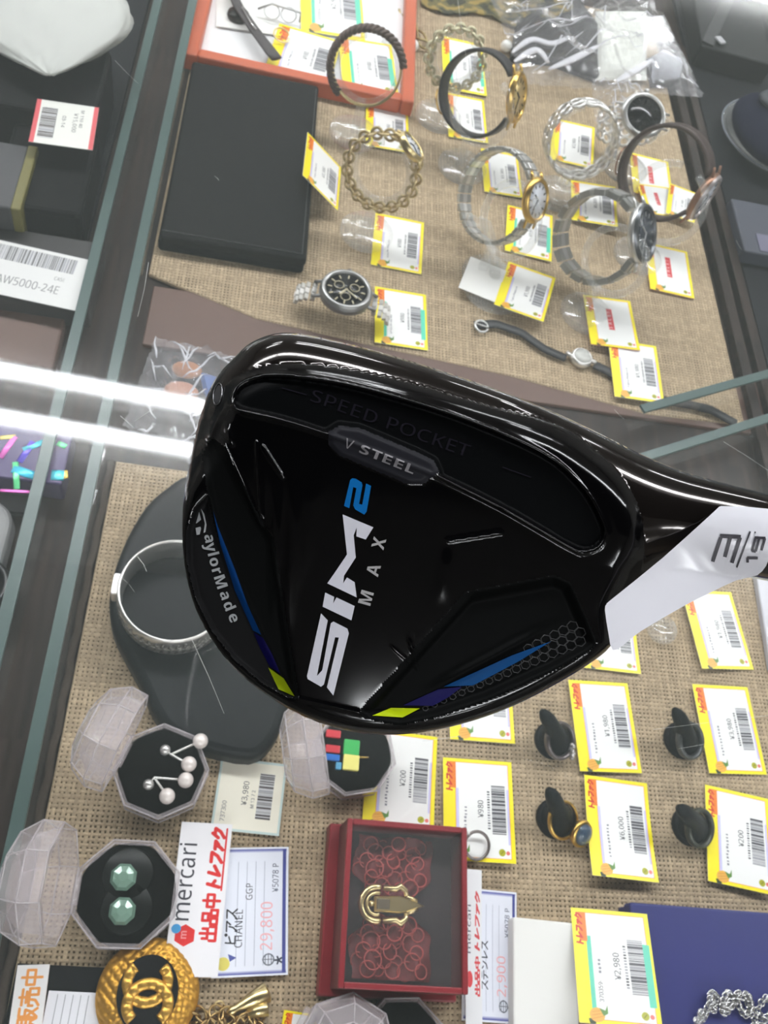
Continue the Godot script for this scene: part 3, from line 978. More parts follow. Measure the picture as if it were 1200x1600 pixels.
func tags() -> void:
	for v in [["¥2,980", "teal", 2980], ["¥980", "lilac", 4], ["¥1,980", "lilac", 8], ["¥6,000", "lilac", 15], ["¥200", "lilac", 16], ["¥980", "teal", 23], ["", "red", 42], ["¥3,980", "lilac", 61]]:
		prints.append(tag_print(v[0], v[1], v[2]))
	ptag_at("yellow price tag with a thin silver ring lying on it, behind the red box", V(0.1448, 0.0035, -0.0896), V(-0.028, -0.017, 0.05), 1)
	ptag("yellow price tag half hidden under the club's rounded bottom edge", [[699, 1010], [797, 1014], [803, 1166], [704, 1152]], 4)
	ptag("yellow price tag tucked under the crystal case with the enamel square", [[586, 1142], [689, 1151], [671, 1300], [556, 1281]], 4)
	ptag_at("yellow price tag just below the heel of the club, in front of the hidden tag", V(0.2206, 0.0025, -0.1391), V(0.006, 0.042, -0.044), 2)
	ptag_at("yellow price tag beside the upper finger stand at the picture's edge", V(0.2983, 0.0023, -0.1432), V(0.024, 0.048, -0.044), 7)
	ptag_at("yellow price tag farthest back in the front tray, below the white club label", V(0.3025, 0.0023, -0.2052), V(-0.005, 0.101, -0.091), 2)
	ptag("yellow price tag mostly covered by the white club label and the club heel", [[900, 932], [985, 942], [1004, 1055], [915, 1043]], 1)
	ptag_at("yellow price tag between the opal ring and the lower finger stand, corner shining", V(0.2219, 0.0044, -0.0842), V(-0.069, -0.049, -0.053), 3, 0.0012)
	ptag_at("yellow price tag cut by the picture's edge above the blue box", V(0.2918, 0.0033, -0.0825), V(-0.04, -0.164, 0.042), 4)
	ptag_at("yellow and teal price tag reading 2,980 yen leaning on the blue box", V(0.2034, 0.0205, -0.0187), V(-0.283, -0.095, 0.2), 0)
	ptag("yellow price tag corner beside the crystal cases at the bottom edge", [[441, 1577], [520, 1590], [512, 1690], [430, 1680]], 6)
	# the rear tray
	ptag_at("yellow price tag standing steeply against the black wallet", V(0.039, 0.0175, -0.5302), V(-0.061, -0.042, -0.684), 2)
	ptag_at("yellow price tag in front of the gold bracelet watch's clear stand", V(0.0993, 0.0023, -0.4872), V(0.045, -0.038, 0.008), 1)
	ptag_at("yellow and teal price tag under the steel bracelet of the lying diver watch", V(0.1021, 0.0015, -0.4163), V(-0.005, 0.016, -0.02), 5)
	ptag_at("yellow price tag over the strap of the lying black leather watch", V(0.2737, 0.0053, -0.3986), V(0.029, -0.009, 0.019), 2)
	ptag_at("yellow and teal price tag behind the oval watch's silver bracelet", V(0.2033, 0.0021, -0.5235), V(0.003, -0.1, 0.013), 5)
	ptag_at("yellow price tag propped on the empty clear stand beside a white card", V(0.1937, 0.0075, -0.4558), V(-0.071, -0.292, 0.041), 2)
	ptag_at("yellow price tag seen through the silver oval-link bangle", V(0.2502, 0.0031, -0.641), V(0.058, -0.115, 0.059), 7)
	ptag_at("yellow price tag below the silver oval-link bangle", V(0.2611, 0.004, -0.5693), V(-0.059, -0.103, 0.113), 3)
	ptag_at("yellow tag with red print beside the big steel watch and the wood strip", V(0.319, 0.0021, -0.5104), V(0.0, -0.048, -0.014), 6)
	ptag_at("yellow tag with red print in front of the big steel watch's stand", V(0.2602, 0.0047, -0.442), V(-0.07, -0.01, 0.052), 6)
	ptag("yellow price tag behind the gold bracelet watch, below the braided bangle", [[573, 163], [636, 172], [640, 240], [570, 228]], 1, 0.0012, 0.0006, "yellow price tags of the watches")
	ptag("yellow price tag seen through the gold watch's black strap", [[697, 145], [755, 158], [763, 226], [700, 213]], 3, 0.0012, 0.0006, "yellow price tags of the watches")
	ptag("yellow price tag above the oval watch's silver bracelet", [[751, 236], [808, 240], [816, 310], [757, 300]], 7, 0.0012, 0.0006, "yellow price tags of the watches")
	ptag("tag with red print behind the brown strap watch, farther back", [[985, 243], [1042, 250], [1052, 312], [990, 305]], 6, 0.0012, 0.0006, "yellow price tags of the watches")
	ptag("tag with red print inside the loop of the brown strap watch", [[1003, 290], [1048, 294], [1058, 340], [1002, 332]], 6, 0.0035, 0.0006, "yellow price tags of the watches")
	ptag("yellow price tag inside the loop of the brown strap watch, overlapping the red one", [[1046, 290], [1088, 300], [1084, 345], [1040, 338]], 2, 0.0055, 0.0006, "yellow price tags of the watches")
	ptag("pale teal-edged tag seen through the gold chain bracelet", [[690, 62], [752, 66], [760, 150], [694, 140]], 5, 0.0012, 0.0006, "yellow price tags of the watches")
	# plain cards
	var im := pic(300, 300, Color(0.78, 0.85, 0.83))
	im.fill_rect(Rect2i(10, 10, 280, 280), Color(0.95, 0.93, 0.86))
	bars(im, Rect2(60, 186, 190, 66), 77, Color(0.3, 0.28, 0.28))
	text(im, "¥3,980", Vector2(110, 150), 34, INK)
	text(im, "M 13 7 2", Vector2(100, 178), 20, INK)
	text(im, "737300", Vector2(36, 60), 26, Color(0.4, 0.4, 0.4))
	im.rotate_90(COUNTERCLOCKWISE)
	card("price_card", "cream price card with a bar code in front of the dark neck stand", "price card", [[345, 1183], [447, 1195], [437, 1307], [329, 1296]], 0.0012, print_of(im))
	im = pic(600, 200, Color(0.95, 0.945, 0.95))
	text(im, "mercari", Vector2(200, 92), 92, Color(0.24, 0.24, 0.27), false, 1.0)
	kana(im, "出品中", Vector2(130, 118), 62, 11, Color(0.88, 0.22, 0.22))
	kana(im, "トレファク", Vector2(330, 124), 50, 14, Color(0.88, 0.22, 0.22), 0.25)
	stroke(im, [Vector2(330, 182), Vector2(580, 182)], 7, Color(0.88, 0.22, 0.22))
	var hx := PackedVector2Array()
	for k in 6:
		hx.append(Vector2(152, 62) + Vector2(cos(TAU * k / 6), sin(TAU * k / 6)) * 42)
	fillp(im, hx, Color(0.88, 0.22, 0.22))
	disc(im, Vector2(176, 28), 18, Color(0.3, 0.63, 0.85))
	text(im, "m", Vector2(136, 78), 38, Color(0.95, 0.6, 0.6), true)
	im.rotate_90(COUNTERCLOCKWISE)
	card("sign_card", "white card with black and red lettering and a red hexagon logo", "sign", [[283, 1283], [364, 1290], [338, 1532], [256, 1521]], 0.0065, print_of(im, 0.3))
	var certs := [["ピアス", "CHANEL", "GGP", "29,800", [[338, 1322], [451, 1327], [449, 1524], [330, 1528]], "blue-bordered handwritten card under the white lettered card", 0.0025],
		["フックピ", "ステンレス", "", "2,900", [[724, 1374], [806, 1408], [808, 1605], [722, 1590]], "blue-bordered handwritten card between the red box and the white box", 0.004]]
	for c in certs:
		im = pic(520, 300, Color(0.92, 0.93, 0.97))
		im.fill_rect(Rect2i(0, 0, 520, 10), Color(0.93, 0.93, 0.95))
		for k in 14:
			var cc := Color(0.28, 0.3, 0.62).lerp(Color(0.92, 0.93, 0.97), k / 14.0)
			im.fill_rect(Rect2i(6, 6 + 0, 508, 0), cc)
			im.fill_rect(Rect2i(8 + k, 8, 1, 284), cc)
			im.fill_rect(Rect2i(511 - k, 8, 1, 284), cc)
		im.fill_rect(Rect2i(8, 276, 504, 14), Color(0.26, 0.29, 0.58))
		for k in 4:
			im.fill_rect(Rect2i(40, 92 + 36 * k, 420, 2), Color(0.6, 0.62, 0.68))
		kana(im, c[0], Vector2(120, 46), 50, 6, Color(0.12, 0.12, 0.14), 0.1)
		if c[2]:
			text(im, c[1], Vector2(110, 126), 42, Color(0.2, 0.2, 0.24))
			text(im, c[2], Vector2(300, 162), 36, Color(0.25, 0.25, 0.28))
		else:
			kana(im, c[1], Vector2(120, 102), 38, 5, Color(0.2, 0.2, 0.24))
		text(im, c[3], Vector2(96, 252), 66, Color(0.96, 0.7, 0.72))
		text(im, "¥5078 P", Vector2(330, 268), 34, Color(0.3, 0.32, 0.4))
		disc(im, Vector2(62, 222), 24, Color(0.4, 0.42, 0.46))
		disc(im, Vector2(62, 222), 19, Color(0.9, 0.91, 0.95))
		for k in [[38, 222, 86, 222], [62, 198, 62, 246], [46, 210, 78, 210], [46, 234, 78, 234]]:
			stroke(im, [Vector2(k[0], k[1]), Vector2(k[2], k[3])], 3, Color(0.4, 0.42, 0.46))
		for k in 5:
			stroke(im, [Vector2(58, 262), Vector2(58, 262) + Vector2(cos(TAU * k / 5 - 1.57), sin(TAU * k / 5 - 1.57)) * 14], 7, Color(0.2, 0.22, 0.28))
		disc(im, Vector2(52, 44), 26, Color(0.9, 0.85, 0.42))
		fillp(im, PackedVector2Array([Vector2(60, 70), Vector2(90, 62), Vector2(74, 96)]), Color(0.3, 0.34, 0.62))
		im.rotate_90(COUNTERCLOCKWISE)
		card("description_card", c[5], "card", c[4], c[6], print_of(im))
	im = pic(600, 160, Color(0.93, 0.93, 0.94))
	text(im, "mercari", Vector2(270, 64), 56, Color(0.36, 0.36, 0.4), false, 1.0)
	kana(im, "出品中", Vector2(120, 92), 48, 9, Color(0.86, 0.3, 0.32))
	kana(im, "トレファク", Vector2(280, 92), 46, 12, Color(0.86, 0.3, 0.32), 0.25)
	disc(im, Vector2(180, 40), 30, Color(0.88, 0.3, 0.32))
	im.rotate_90(COUNTERCLOCKWISE)
	card("sign_card", "white red-lettered card wedged against the right wall of the red box", "sign", [[728, 1352], [752, 1366], [752, 1612], [728, 1608]], 0.008, print_of(im))
	# the labels in the left tray
	im = pic(300, 220, Color(0.85, 0.36, 0.38))
	im.fill_rect(Rect2i(22, 0, 256, 220), Color(0.9, 0.9, 0.87))
	bars(im, Rect2(36, 36, 70, 150), 5, Color(0.3, 0.3, 0.3))
	var b2 := pic(150, 70, Color(0.9, 0.9, 0.87))
	bars(b2, Rect2(0, 0, 150, 70), 6, Color(0.34, 0.32, 0.3))
	b2.rotate_90(CLOCKWISE)
	im.blit_rect(b2, Rect2i(0, 0, 70, 150), Vector2i(32, 40))
	var tx := pic(190, 120, Color(0.9, 0.9, 0.87))
	text(tx, "M 110 40", Vector2(10, 28), 22, INK)
	text(tx, "¥15,000", Vector2(30, 60), 28, Color(0.4, 0.4, 0.4))
	text(tx, "03-14", Vector2(50, 112), 24, Color(0.3, 0.3, 0.3))
	tx.rotate_90(CLOCKWISE)
	im.blit_rect(tx, Rect2i(0, 0, 120, 190), Vector2i(120, 16))
	prints.append(print_of(im))
	im = pic(420, 220, Color(0.86, 0.86, 0.85))
	bars(im, Rect2(20, 14, 340, 62), 9, Color(0.42, 0.42, 0.42))
	text(im, "AW5000-24E", Vector2(70, 182), 46, Color(0.5, 0.5, 0.5), false)
	text(im, "CASE", Vector2(290, 120), 20, Color(0.5, 0.5, 0.5))
	text(im, "C0", Vector2(30, 120), 18, Color(0.5, 0.5, 0.5))
	prints.append(print_of(im))

# ---------------------------------------------------------------- the front tray
func octo(r: float, y: float, tw: float = PI / 8) -> Array:
	var out := []
	for k in 8:
		out.append(V(r * cos(TAU * k / 8 + tw), y, r * sin(TAU * k / 8 + tw)))
	return out

func crystal_case(label: String, c: Vector3, r: float, yaw: float, open: float, hx: float = 1.22) -> Node3D:
	var t := thing("crystal_case", label, "jewel case", c, yaw, "")
	var st := nst()
	loft(st, [same(V(0, 0.0003, 0), 8), octo(r * 0.95, 0.0003), octo(r * 1.16, 0.005), octo(r * 1.16, 0.0145), octo(r * 1.06, 0.0145), octo(r * 1.06, 0.003), same(V(0, 0.003, 0), 8)], true, -1)
	var bs := obj("base", fin(st), M.crystal, t)
	st = nst()
	for row in [octo(r * 1.16, 0.0145), octo(r * 1.16, 0.005)]:
		for k in 8:
			tube(st, [row[k], row[(k + 1) % 8]], 0.0004, 5)
	obj("facet_glint", fin(st), M.crystalglint, bs)  # pale tubes as painted edge highlights
	st = nst()
	lathe(st, [Vector2(0, 0.0032), Vector2(r * 1.04, 0.0032), Vector2(r * 1.04, 0.0122), Vector2(r * 1.01, 0.0132), Vector2(0, 0.0134)], 36)
	obj("foam_pad", fin(st), M.softblack, t)
	var hinge := V(-hx * r, 0.0155, 0)
	var lx := Transform3D(Basis(V(0, 0, 1), open), hinge) * Transform3D(Basis(), V(1.22 * r, 0, 0))
	st = nst()
	loft(st, [octo(r * 1.04, 0.0), octo(r * 1.2, 0.0), octo(r * 1.24, 0.42 * r), octo(r * 1.0, 0.85 * r), octo(r * 0.6, 1.02 * r), same(V(0, 1.02 * r, 0), 8)], true, -1, lx)
	loft(st, [octo(r * 1.04, 0.0), octo(r * 1.0, 0.5 * r), octo(r * 0.7, 0.82 * r), same(V(0, 0.85 * r, 0), 8)], true, -1, lx)
	var ld := obj("lid", fin(st), M.crystal, t)
	st = nst()
	var fr := [octo(r * 1.2, 0.0), octo(r * 1.24, 0.42 * r), octo(r * 1.0, 0.85 * r), octo(r * 0.6, 1.02 * r)]
	for k in 8:
		tube(st, [lx * fr[0][k], lx * fr[1][k], lx * fr[2][k], lx * fr[3][k]], 0.00032, 5)
	for row in fr:
		for k in 8:
			tube(st, [lx * row[k], lx * row[(k + 1) % 8]], 0.00036, 5)
	obj("facet_glint", fin(st), M.crystalglint, ld)
	st = nst()
	tube(st, [hinge + V(0, 0, -0.006), hinge + V(0, 0, 0.006)], 0.0016, 8)
	obj("hinge", fin(st), M.crystal, t)
	return t

func torus(st: SurfaceTool, c: Vector3, n: Vector3, r: float, w: float, seg: int = 28, squash: float = 1.0) -> void:
	var b := frame_of(n)
	var pts := []
	for k in seg:
		pts.append(c + (b.x * cos(TAU * k / seg) + b.z * sin(TAU * k / seg)) * r)
	tube(st, pts, w, 8, true, 0, squash, n)

func finger_stand(label: String, base: Vector3, tip: Vector3, ring_label: String, rm: Material, thick: float) -> void:
	var t := thing("ring_stand", label, "ring stand", V(base.x, 0.0004, base.z))
	var st := nst()
	var d := tip - V(base.x, 0.0004, base.z)
	var pts := []
	var rad := []
	for k in 13:
		var f := k / 12.0
		pts.append(V(d.x * f * f, d.y * f + 0.0, d.z * f * f))
		rad.append([0.0098, 0.0098, 0.0086, 0.0074, 0.0064, 0.0056, 0.005, 0.0046, 0.0043, 0.0042, 0.004, 0.0034, 0.0018][k])
	tube(st, pts, rad, 18, false, 0, 1.0, V(0, 0, 1))
	obj("finger", fin(st), M.velvet, t)
	st = nst()
	lathe(st, [Vector2(0, 0), Vector2(0.0104, 0), Vector2(0.0104, 0.002), Vector2(0.0094, 0.003), Vector2(0, 0.003)], 28)
	obj("foot", fin(st), M.black, t)
	var rt := thing("finger_ring", ring_label, "ring", V(base.x + 0.001, 0.0055, base.z + 0.002))
	st = nst()
	torus(st, V(0, 0.0035, 0), V(0.35, 0.9, 0.3), 0.0092, thick, 32, 1.6)
	obj("band", fin(st), rm, rt)
	if "opal" in ring_label:
		st = nst()
		var b := frame_of(V(0.42, 0.75, 0.45))
		var x := Transform3D(b, V(0.0088, 0.0015, 0.0052))
		lathe(st, [Vector2(0, 0), Vector2(0.0066, 0), Vector2(0.0072, 0.0022), Vector2(0.0062, 0.004), Vector2(0.0058, 0.0034), Vector2(0, 0.0034)], 28, x)
		obj("setting", fin(st), rm, rt)
		st = nst()
		lathe(st, [Vector2(0.0057, 0.003), Vector2(0.005, 0.0048), Vector2(0.003, 0.0058), Vector2(0, 0.0061)], 28, x)
		obj("opal", fin(st), mat(Color.WHITE, 0.08, 0.0, {"albedo_texture": noise_tex(rgb(24, 34, 74), rgb(70, 104, 110), 0.06, false, 9), "clearcoat_enabled": true, "uv1_triplanar": true, "uv1_scale": Vector3(90, 90, 90)}), rt)
	elif "pave" in ring_label:
		st = nst()
		for k in 7:
			ball(st, V(0.0075 + 0.0006 * sin(k * 2.0), 0.001 + 0.0008 * (k % 2), 0.0012 + k * 0.0012), 0.0014, Vector3.ONE, 8)
		obj("stones", fin(st), mat(rgb(190, 186, 184), 0.1, 0.6), rt)

func front_tray() -> void:
	# dark neck-shaped display with the silver bangle
	var poly := smooth_poly(pl([300, 738, 262, 758, 228, 788, 198, 838, 178, 890, 170, 940, 176, 985, 198, 1030, 222, 1075, 240, 1115, 268, 1148, 320, 1172, 392, 1186, 428, 1160, 446, 1120, 470, 1060, 540, 1000, 560, 900, 480, 780, 400, 735]), 3)
	var pp := []
	for q in poly:
		var w := P(q.x, q.y, 0.014)
		pp.append(Vector2(w.x, w.z))
	var st := nst()
	prism(st, pp, 0.0004, 0.0145, 0.005, Transform3D(), 5, 0)
	var ns := obj("neck_stand", fin(st), mat(rgb(18, 21, 23), 0.42, 0.0, {"metallic_specular": 0.3}))
	tag(ns, "dark slate neck-shaped jewellery display under the silver bangle", "display stand")
	st = nst()
	var bc := P(274, 921, 0.033)
	bc.y = 0
	var rows := []
	for k in 72:
		var a := TAU * k / 72
		var row := []
		var rr := 0.0004 * sin(a * 18.0) + 0.0003 * sin(a * 41.0)
		for p in [[0.0268, 0.015], [0.0268, 0.0325], [0.0274, 0.0334], [0.0284, 0.0325], [0.0286 + rr, 0.0285], [0.0286 - rr, 0.024], [0.0286 + rr, 0.0195], [0.0284, 0.0155], [0.0276, 0.0147]]:
			row.append(bc + V(p[0] * cos(a), p[1], p[0] * sin(a)))
		rows.append(row)
	rows.append(rows[0])
	loft(st, rows, true, 0)
	var bn := thing("bangle", "wide silver bangle with an engraved outside on the dark neck stand", "bangle")
	obj("band", fin(st), mat(rgb(225, 223, 218), 0.32, 0.9), bn)
	st = nst()
	for k in 26:
		var a := PI * 0.15 + PI * 1.0 * k / 25
		var c := bc + V(cos(a), 0, sin(a)) * 0.0287
		for s in 2:
			var u := V(-sin(a), 0, cos(a))
			var pts := arc(c + V(0, 0.024 + 0.003 * (s * 2 - 1), 0), u, V(0, 1, 0), 0.0022, s * PI, s * PI + PI * 1.4, 8)
			tube(st, pts, 0.0004, 5)
	obj("engraving", fin(st), mat(rgb(150, 148, 142), 0.4, 0.9), bn).set_meta("kind", "stuff")
	st = nst()
	box(st, V(0.004, 0.009, 0.012), xf(bc + V(-0.0295, 0.0205, -0.0015)), 0.001)
	obj("clasp", fin(st), M.silver, bn)

	# the crystal cases
	crystal_case("crystal case with pearl drop earrings on black foam beside the neck stand", P(252, 1205, 0.013) * V(1, 0, 1) + V(0, 0.0004, 0), 0.0192, -0.32, 1.5, 1.0)
	crystal_case("crystal case holding two pale green studs on black foam", P(198, 1396, 0.013) * V(1, 0, 1) + V(0, 0.0004, 0), 0.0205, 0.0, 1.74, 1.05)
	crystal_case("crystal case with a colourful enamel square, under the club's bottom edge", P(553, 1178, 0.013) * V(1, 0, 1) + V(0, 0.0004, 0), 0.0185, 0.2, 1.72, 0.9)
	crystal_case("empty crystal case at the bottom edge below the red box", P(535, 1640, 0.013) * V(1, 0, 1) + V(0, 0.0004, 0), 0.0175, -0.5, 0.02)
	crystal_case("crystal case with bare black foam cut by the bottom edge", P(628, 1636, 0.013) * V(1, 0, 1) + V(0, 0.0004, 0), 0.0175, 1.6, 1.9)
	for e in [[[258, 1172], [267, 1179], [313, 1158], [295, 1194], "pearl drop earring with two stems, the one nearer the neck stand"], [[232, 1226], [241, 1215], [290, 1219], [261, 1244], "pearl drop earring with two stems, the one nearer the green studs"]]:
		var ear := thing("pearl_earring", e[4], "earring", Vector3.ZERO, 0.0, "pearl earrings in the crystal case")
		var s0 := P(e[0][0], e[0][1], 0.0165)
		var j := P(e[1][0], e[1][1], 0.0165)
		st = nst()
		ball(st, s0, 0.0026)
		obj("stud", fin(st), M.silver, ear)
		for k in [2, 3]:
			var pe := P(e[k][0], e[k][1], 0.0175)
			var sm := nst()
			tube(sm, [s0.lerp(j, 0.3), j, pe], 0.0006, 6)
			obj("stem", fin(sm), M.silver, ear)
			var pb := nst()
			ball(pb, pe, 0.0037, Vector3.ONE, 18)
			obj("pearl", fin(pb), M.pearl, ear)
	for e in [[193, 1371, "pale green stone stud nearer the back of its crystal case"], [191, 1424, "pale green stone stud nearer the front of its crystal case"]]:
		var g := thing("stone_stud", e[2], "earring", P(e[0], e[1], 0.0145), 0.0, "green studs on black foam")
		st = nst()
		loft(st, [octo(0.0054, 0.0), octo(0.0060, 0.0012), octo(0.0047, 0.003), octo(0.0022, 0.0038), same(V(0, 0.0038, 0), 8)], true, -1)
		obj("stone", fin(st), mat(rgb(112, 146, 128), 0.12, 0.1, {"clearcoat_enabled": true}), g)
		st = nst()
		lathe(st, [Vector2(0.0, 0.0), Vector2(0.0105, 0.0), Vector2(0.0112, -0.0004), Vector2(0.0, -0.0006)], 28, xf(V(0.0016, 0.0001, -0.0016)))
		obj("silicone_back", fin(st), mat(rgb(20, 22, 21), 0.3, 0.0, {"metallic_specular": 0.3}), g)
	var en := thing("enamel_earring", "square enamel earring in green, yellow, red and blue on black foam", "earring", P(548, 1180, 0.0136))
	for q in [[0, 0, rgb(24, 176, 72), -0.0035], [0, 1, rgb(236, 228, 120), 0.004]]:
		obj("enamel_tile", bx(V(0.0082, 0.0022, 0.0078), 0.0006), mat(q[2], 0.25, 0.0, {"clearcoat_enabled": true}), en, xf(V(0.0, 0, q[3]), -0.05))
	for q in [[-0.0095, -0.0098, rgb(208, 60, 70), 0.0075, 0.0038], [-0.0095, -0.0022, rgb(208, 60, 70), 0.0075, 0.0038], [-0.0095, 0.002, rgb(40, 108, 190), 0.0075, 0.0032], [-0.0062, 0.006, rgb(90, 160, 196), 0.003, 0.0036]]:
		obj("enamel_tile", bx(V(q[3], 0.0018, q[4]), 0.0005), mat(q[2], 0.25), en, xf(V(q[0], 0.0, q[1]), -0.05))
	st = nst()
	tube(st, [V(0.004, 0.001, 0.001), V(0.009, 0.001, 0.0008)], 0.0005, 6)
	obj("post", fin(st), M.gold, en)

	# finger stands and their rings
	finger_stand("black finger-shaped ring stand nearest the club with a silver ring", P(862, 1158), P(847, 1112, 0.026), "silver pave ring on the black stand nearest the club", mat(rgb(120, 112, 112), 0.3, 0.8), 0.0013)
	finger_stand("black finger-shaped ring stand with a gold ring leaning on it", P(866, 1280), P(857, 1234, 0.026), "gold ring with a dark blue opal on a black finger stand", M.gold, 0.0009)
	finger_stand("black finger-shaped ring stand below the white club label", P(1062, 1158), P(1054, 1109, 0.026), "dark grey ring on the finger stand below the white club label", mat(rgb(92, 94, 94), 0.35, 0.7), 0.0014)
	finger_stand("black finger-shaped ring stand between two tags above the blue box", P(1076, 1292), P(1060, 1262, 0.026), "dark pewter ring on the finger stand above the blue box", mat(rgb(84, 86, 78), 0.35, 0.7), 0.0014)
	var lr := thing("finger_ring", "thin silver ring lying on the yellow price tag by the red box", "ring", P(745, 1321, 0.007))
	st = nst()
	torus(st, Vector3.ZERO, V(0.1, 1.0, 0.25), 0.0066, 0.0008, 32)
	obj("band", fin(st), mat(rgb(130, 122, 118), 0.3, 0.8), lr)
	st = nst()
	ball(st, V(-0.0045, 0.001, -0.0048), 0.0014)
	obj("stone", fin(st), M.steel, lr)
	var ad := nst()
	lathe(ad, [Vector2(0, 0), Vector2(0.0088, 0), Vector2(0.0098, 0.0015), Vector2(0.0092, 0.004), Vector2(0, 0.0048)], 32)
	tag(obj("acrylic_button", fin(ad), M.acrylic, null, xf(P(1031, 985, 0.0006))), "small clear acrylic disc beside the white club label", "display disc")

	# the red gift box
	var rb := thing("gift_box", "dark red gift box with a clear window lid and a gold brooch inside", "box")
	var hb := 0.03
	var tq := quad_of([[537, 1277], [726, 1295], [733, 1553], [533, 1546]], hb)
	var w: float = tq[3]
	var d: float = tq[4]
	var bb := Transform3D(Basis(tq[1], Vector3.UP, tq[2]), V(tq[0].x, 0, tq[0].z))
	obj("base", bx(V(w + 0.006, 0.009, d + 0.004), 0.001), M.red, rb, bb.translated_local(V(-0.002, 0.0005, 0.001)))
	obj("floor_pad", bx(V(w - 0.004, 0.002, d - 0.004), 0.0005), mat(rgb(52, 42, 45), 0.8), rb, bb.translated_local(V(0, 0.0097, 0)))
	for s in [-1, 1]:
		obj("wall", bx(V(0.0022, hb - 0.0105, d), 0.0004), M.redside, rb, bb.translated_local(V(s * (w / 2 - 0.0011), 0.0096, 0)))
		obj("wall", bx(V(w - 0.005, hb - 0.0105, 0.0022), 0.0004), M.redside, rb, bb.translated_local(V(0, 0.0096, s * (d / 2 - 0.0011))))
		obj("rim", bx(V(0.0026, 0.0022, d), 0.0006), M.red, rb, bb.translated_local(V(s * (w / 2 - 0.0013), hb - 0.0008, 0)))
		obj("rim", bx(V(w - 0.0052, 0.0022, 0.0026), 0.0006), M.red, rb, bb.translated_local(V(0, hb - 0.0008, s * (d / 2 - 0.0013))))
	st = nst()
	rows = []
	for i in 13:
		var row := []
		for jj in 13:
			var u := jj / 12.0 - 0.5
			var v := i / 12.0 - 0.5
			var edge := (0.25 - u * u) * (0.25 - v * v) * 16.0
			row.append(V(u * (w - 0.005), 0.0022 * edge + 0.0006 * sin(u * 9 + v * 4) * edge, v * (d - 0.005)))
		rows.append(row)
	loft(st, rows, false, 0, bb.translated_local(V(0, hb - 0.0012, 0)))
	obj("window_film", fin(st), M.film, rb)
	# the net bow and the brooch
	var nb := thing("net_bow", "crumpled red net ribbon inside the red gift box", "ribbon", Vector3.ZERO)
	var nx := bb.translated_local(V(-0.003, 0.0125, 0))
	for s in [-1, 1]:
		st = nst()
		var net := nst()
		rows = []
		var hw := 0.0185
		for i in 15:
			var f := i / 14.0
			var row := []
			for jj in 13:
				var u := jj / 12.0 * 2 - 1
				var ww: float = hw * (0.55 + 0.45 * ss(0.0, 0.35, f))
				row.append(V(u * ww + 0.001 * sin(f * 9), 0.0035 + 0.003 * sin(u * 5.0 + f * 6.0 * s) * (0.4 + 0.6 * f) + 0.002 * cos(u * 11), s * (0.004 + f * (d / 2 - 0.0085))))
			rows.append(row)
		loft(st, rows, false, 0, nx)
		obj("ribbon_sheet", fin(st), mat(Color(0.44, 0.1, 0.115, 0.93), 0.6, 0.0, {"transparency": BaseMaterial3D.TRANSPARENCY_ALPHA}), nb)
		for i in 6:
			for jj in 5:
				var c: Vector3 = nx * (rows[2 + i * 2][1 + jj * 2 + (i % 2)] + V(0, 0.0006, 0))
				var r := 0.0033 + 0.0008 * sin(i * 3.1 + jj * 1.7)
				torus(net, c, V(0.3 * sin(i * 2.0 + jj), 1, 0.3 * cos(jj * 2.0)), r, 0.00034, 14)
		obj("net_loops", fin(net), mat(rgb(178, 70, 66), 0.5), nb).set_meta("kind", "stuff")
	var br := thing("brooch", "pale gold buckle-shaped brooch pinned to the red net bow", "brooch", nx * V(-0.001, 0.0105, 0.0))
	st = nst()
	tube(st, arc(V(-0.008, 0, 0), V(1, 0, 0), V(0, 0, 1), 0.0072, PI * 0.42, PI * 1.58, 20), 0.0015, 8)
	tube(st, arc(V(-0.008, 0.0006, 0), V(1, 0, 0), V(0, 0, 1), 0.0046, PI * 0.4, PI * 1.6, 16), 0.0008, 6)
	obj("loop", fin(st), M.palegold, br)
	st = nst()
	prism(st, [Vector2(-0.009, -0.0032), Vector2(0.003, -0.0038), Vector2(0.008, -0.0026), Vector2(0.0145, 0.0002), Vector2(0.008, 0.0028), Vector2(0.003, 0.0036), Vector2(-0.009, 0.0032)], -0.0012, 0.0012, 0.0006)
	obj("strap", fin(st), M.palegold, br)
	st = nst()
	for z in [-1, 1]:
		tube(st, [V(-0.005, 0.0008, z * 0.0070), V(0.001, 0.001, z * 0.0066), V(0.003, 0.001, z * 0.0078), V(0.0056, 0.001, z * 0.006), V(0.006, 0.001, z * 0.0036)], [0.0012, 0.0014, 0.0016, 0.0012, 0.0011], 8)
		tube(st, [V(0.006, 0.0014, z * 0.0036), V(0.011, 0.0013, z * 0.0018)], 0.0009, 6)
	ball(st, V(-0.0105, 0.001, 0), 0.0014)
	obj("scrolls", fin(st), M.palegold, br)
	st = nst()
	box(st, V(0.006, 0.0006, 0.0042), xf(V(-0.005, 0.001, 0)), 0.0003)
	obj("inset", fin(st), mat(rgb(120, 108, 88), 0.4, 0.6), br)

	# white box, blue box, chain, and what is cut by the bottom edge
	var q := quad_of([[800, 1435], [902, 1440], [905, 1640], [805, 1636]], 0.012)
	var wb := obj("paper_box", bx(V(q[3], 0.011, q[4]), 0.0012), M.paper, null, Transform3D(Basis(q[1], Vector3.UP, q[2]), V(q[0].x, 0.0006, q[0].z)))
	tag(wb, "plain white flat box between the handwritten card and the teal tag", "box")
	var cr := P(985, 1418, 0.016)
	var blue := thing("jewel_box", "flat navy blue box under the silver chain at the picture's corner", "box", V(cr.x + 0.05, 0.0004, cr.z + 0.035), -0.03)
	obj("body", bx(V(0.1, 0.008, 0.07), 0.001), M.navy, blue)
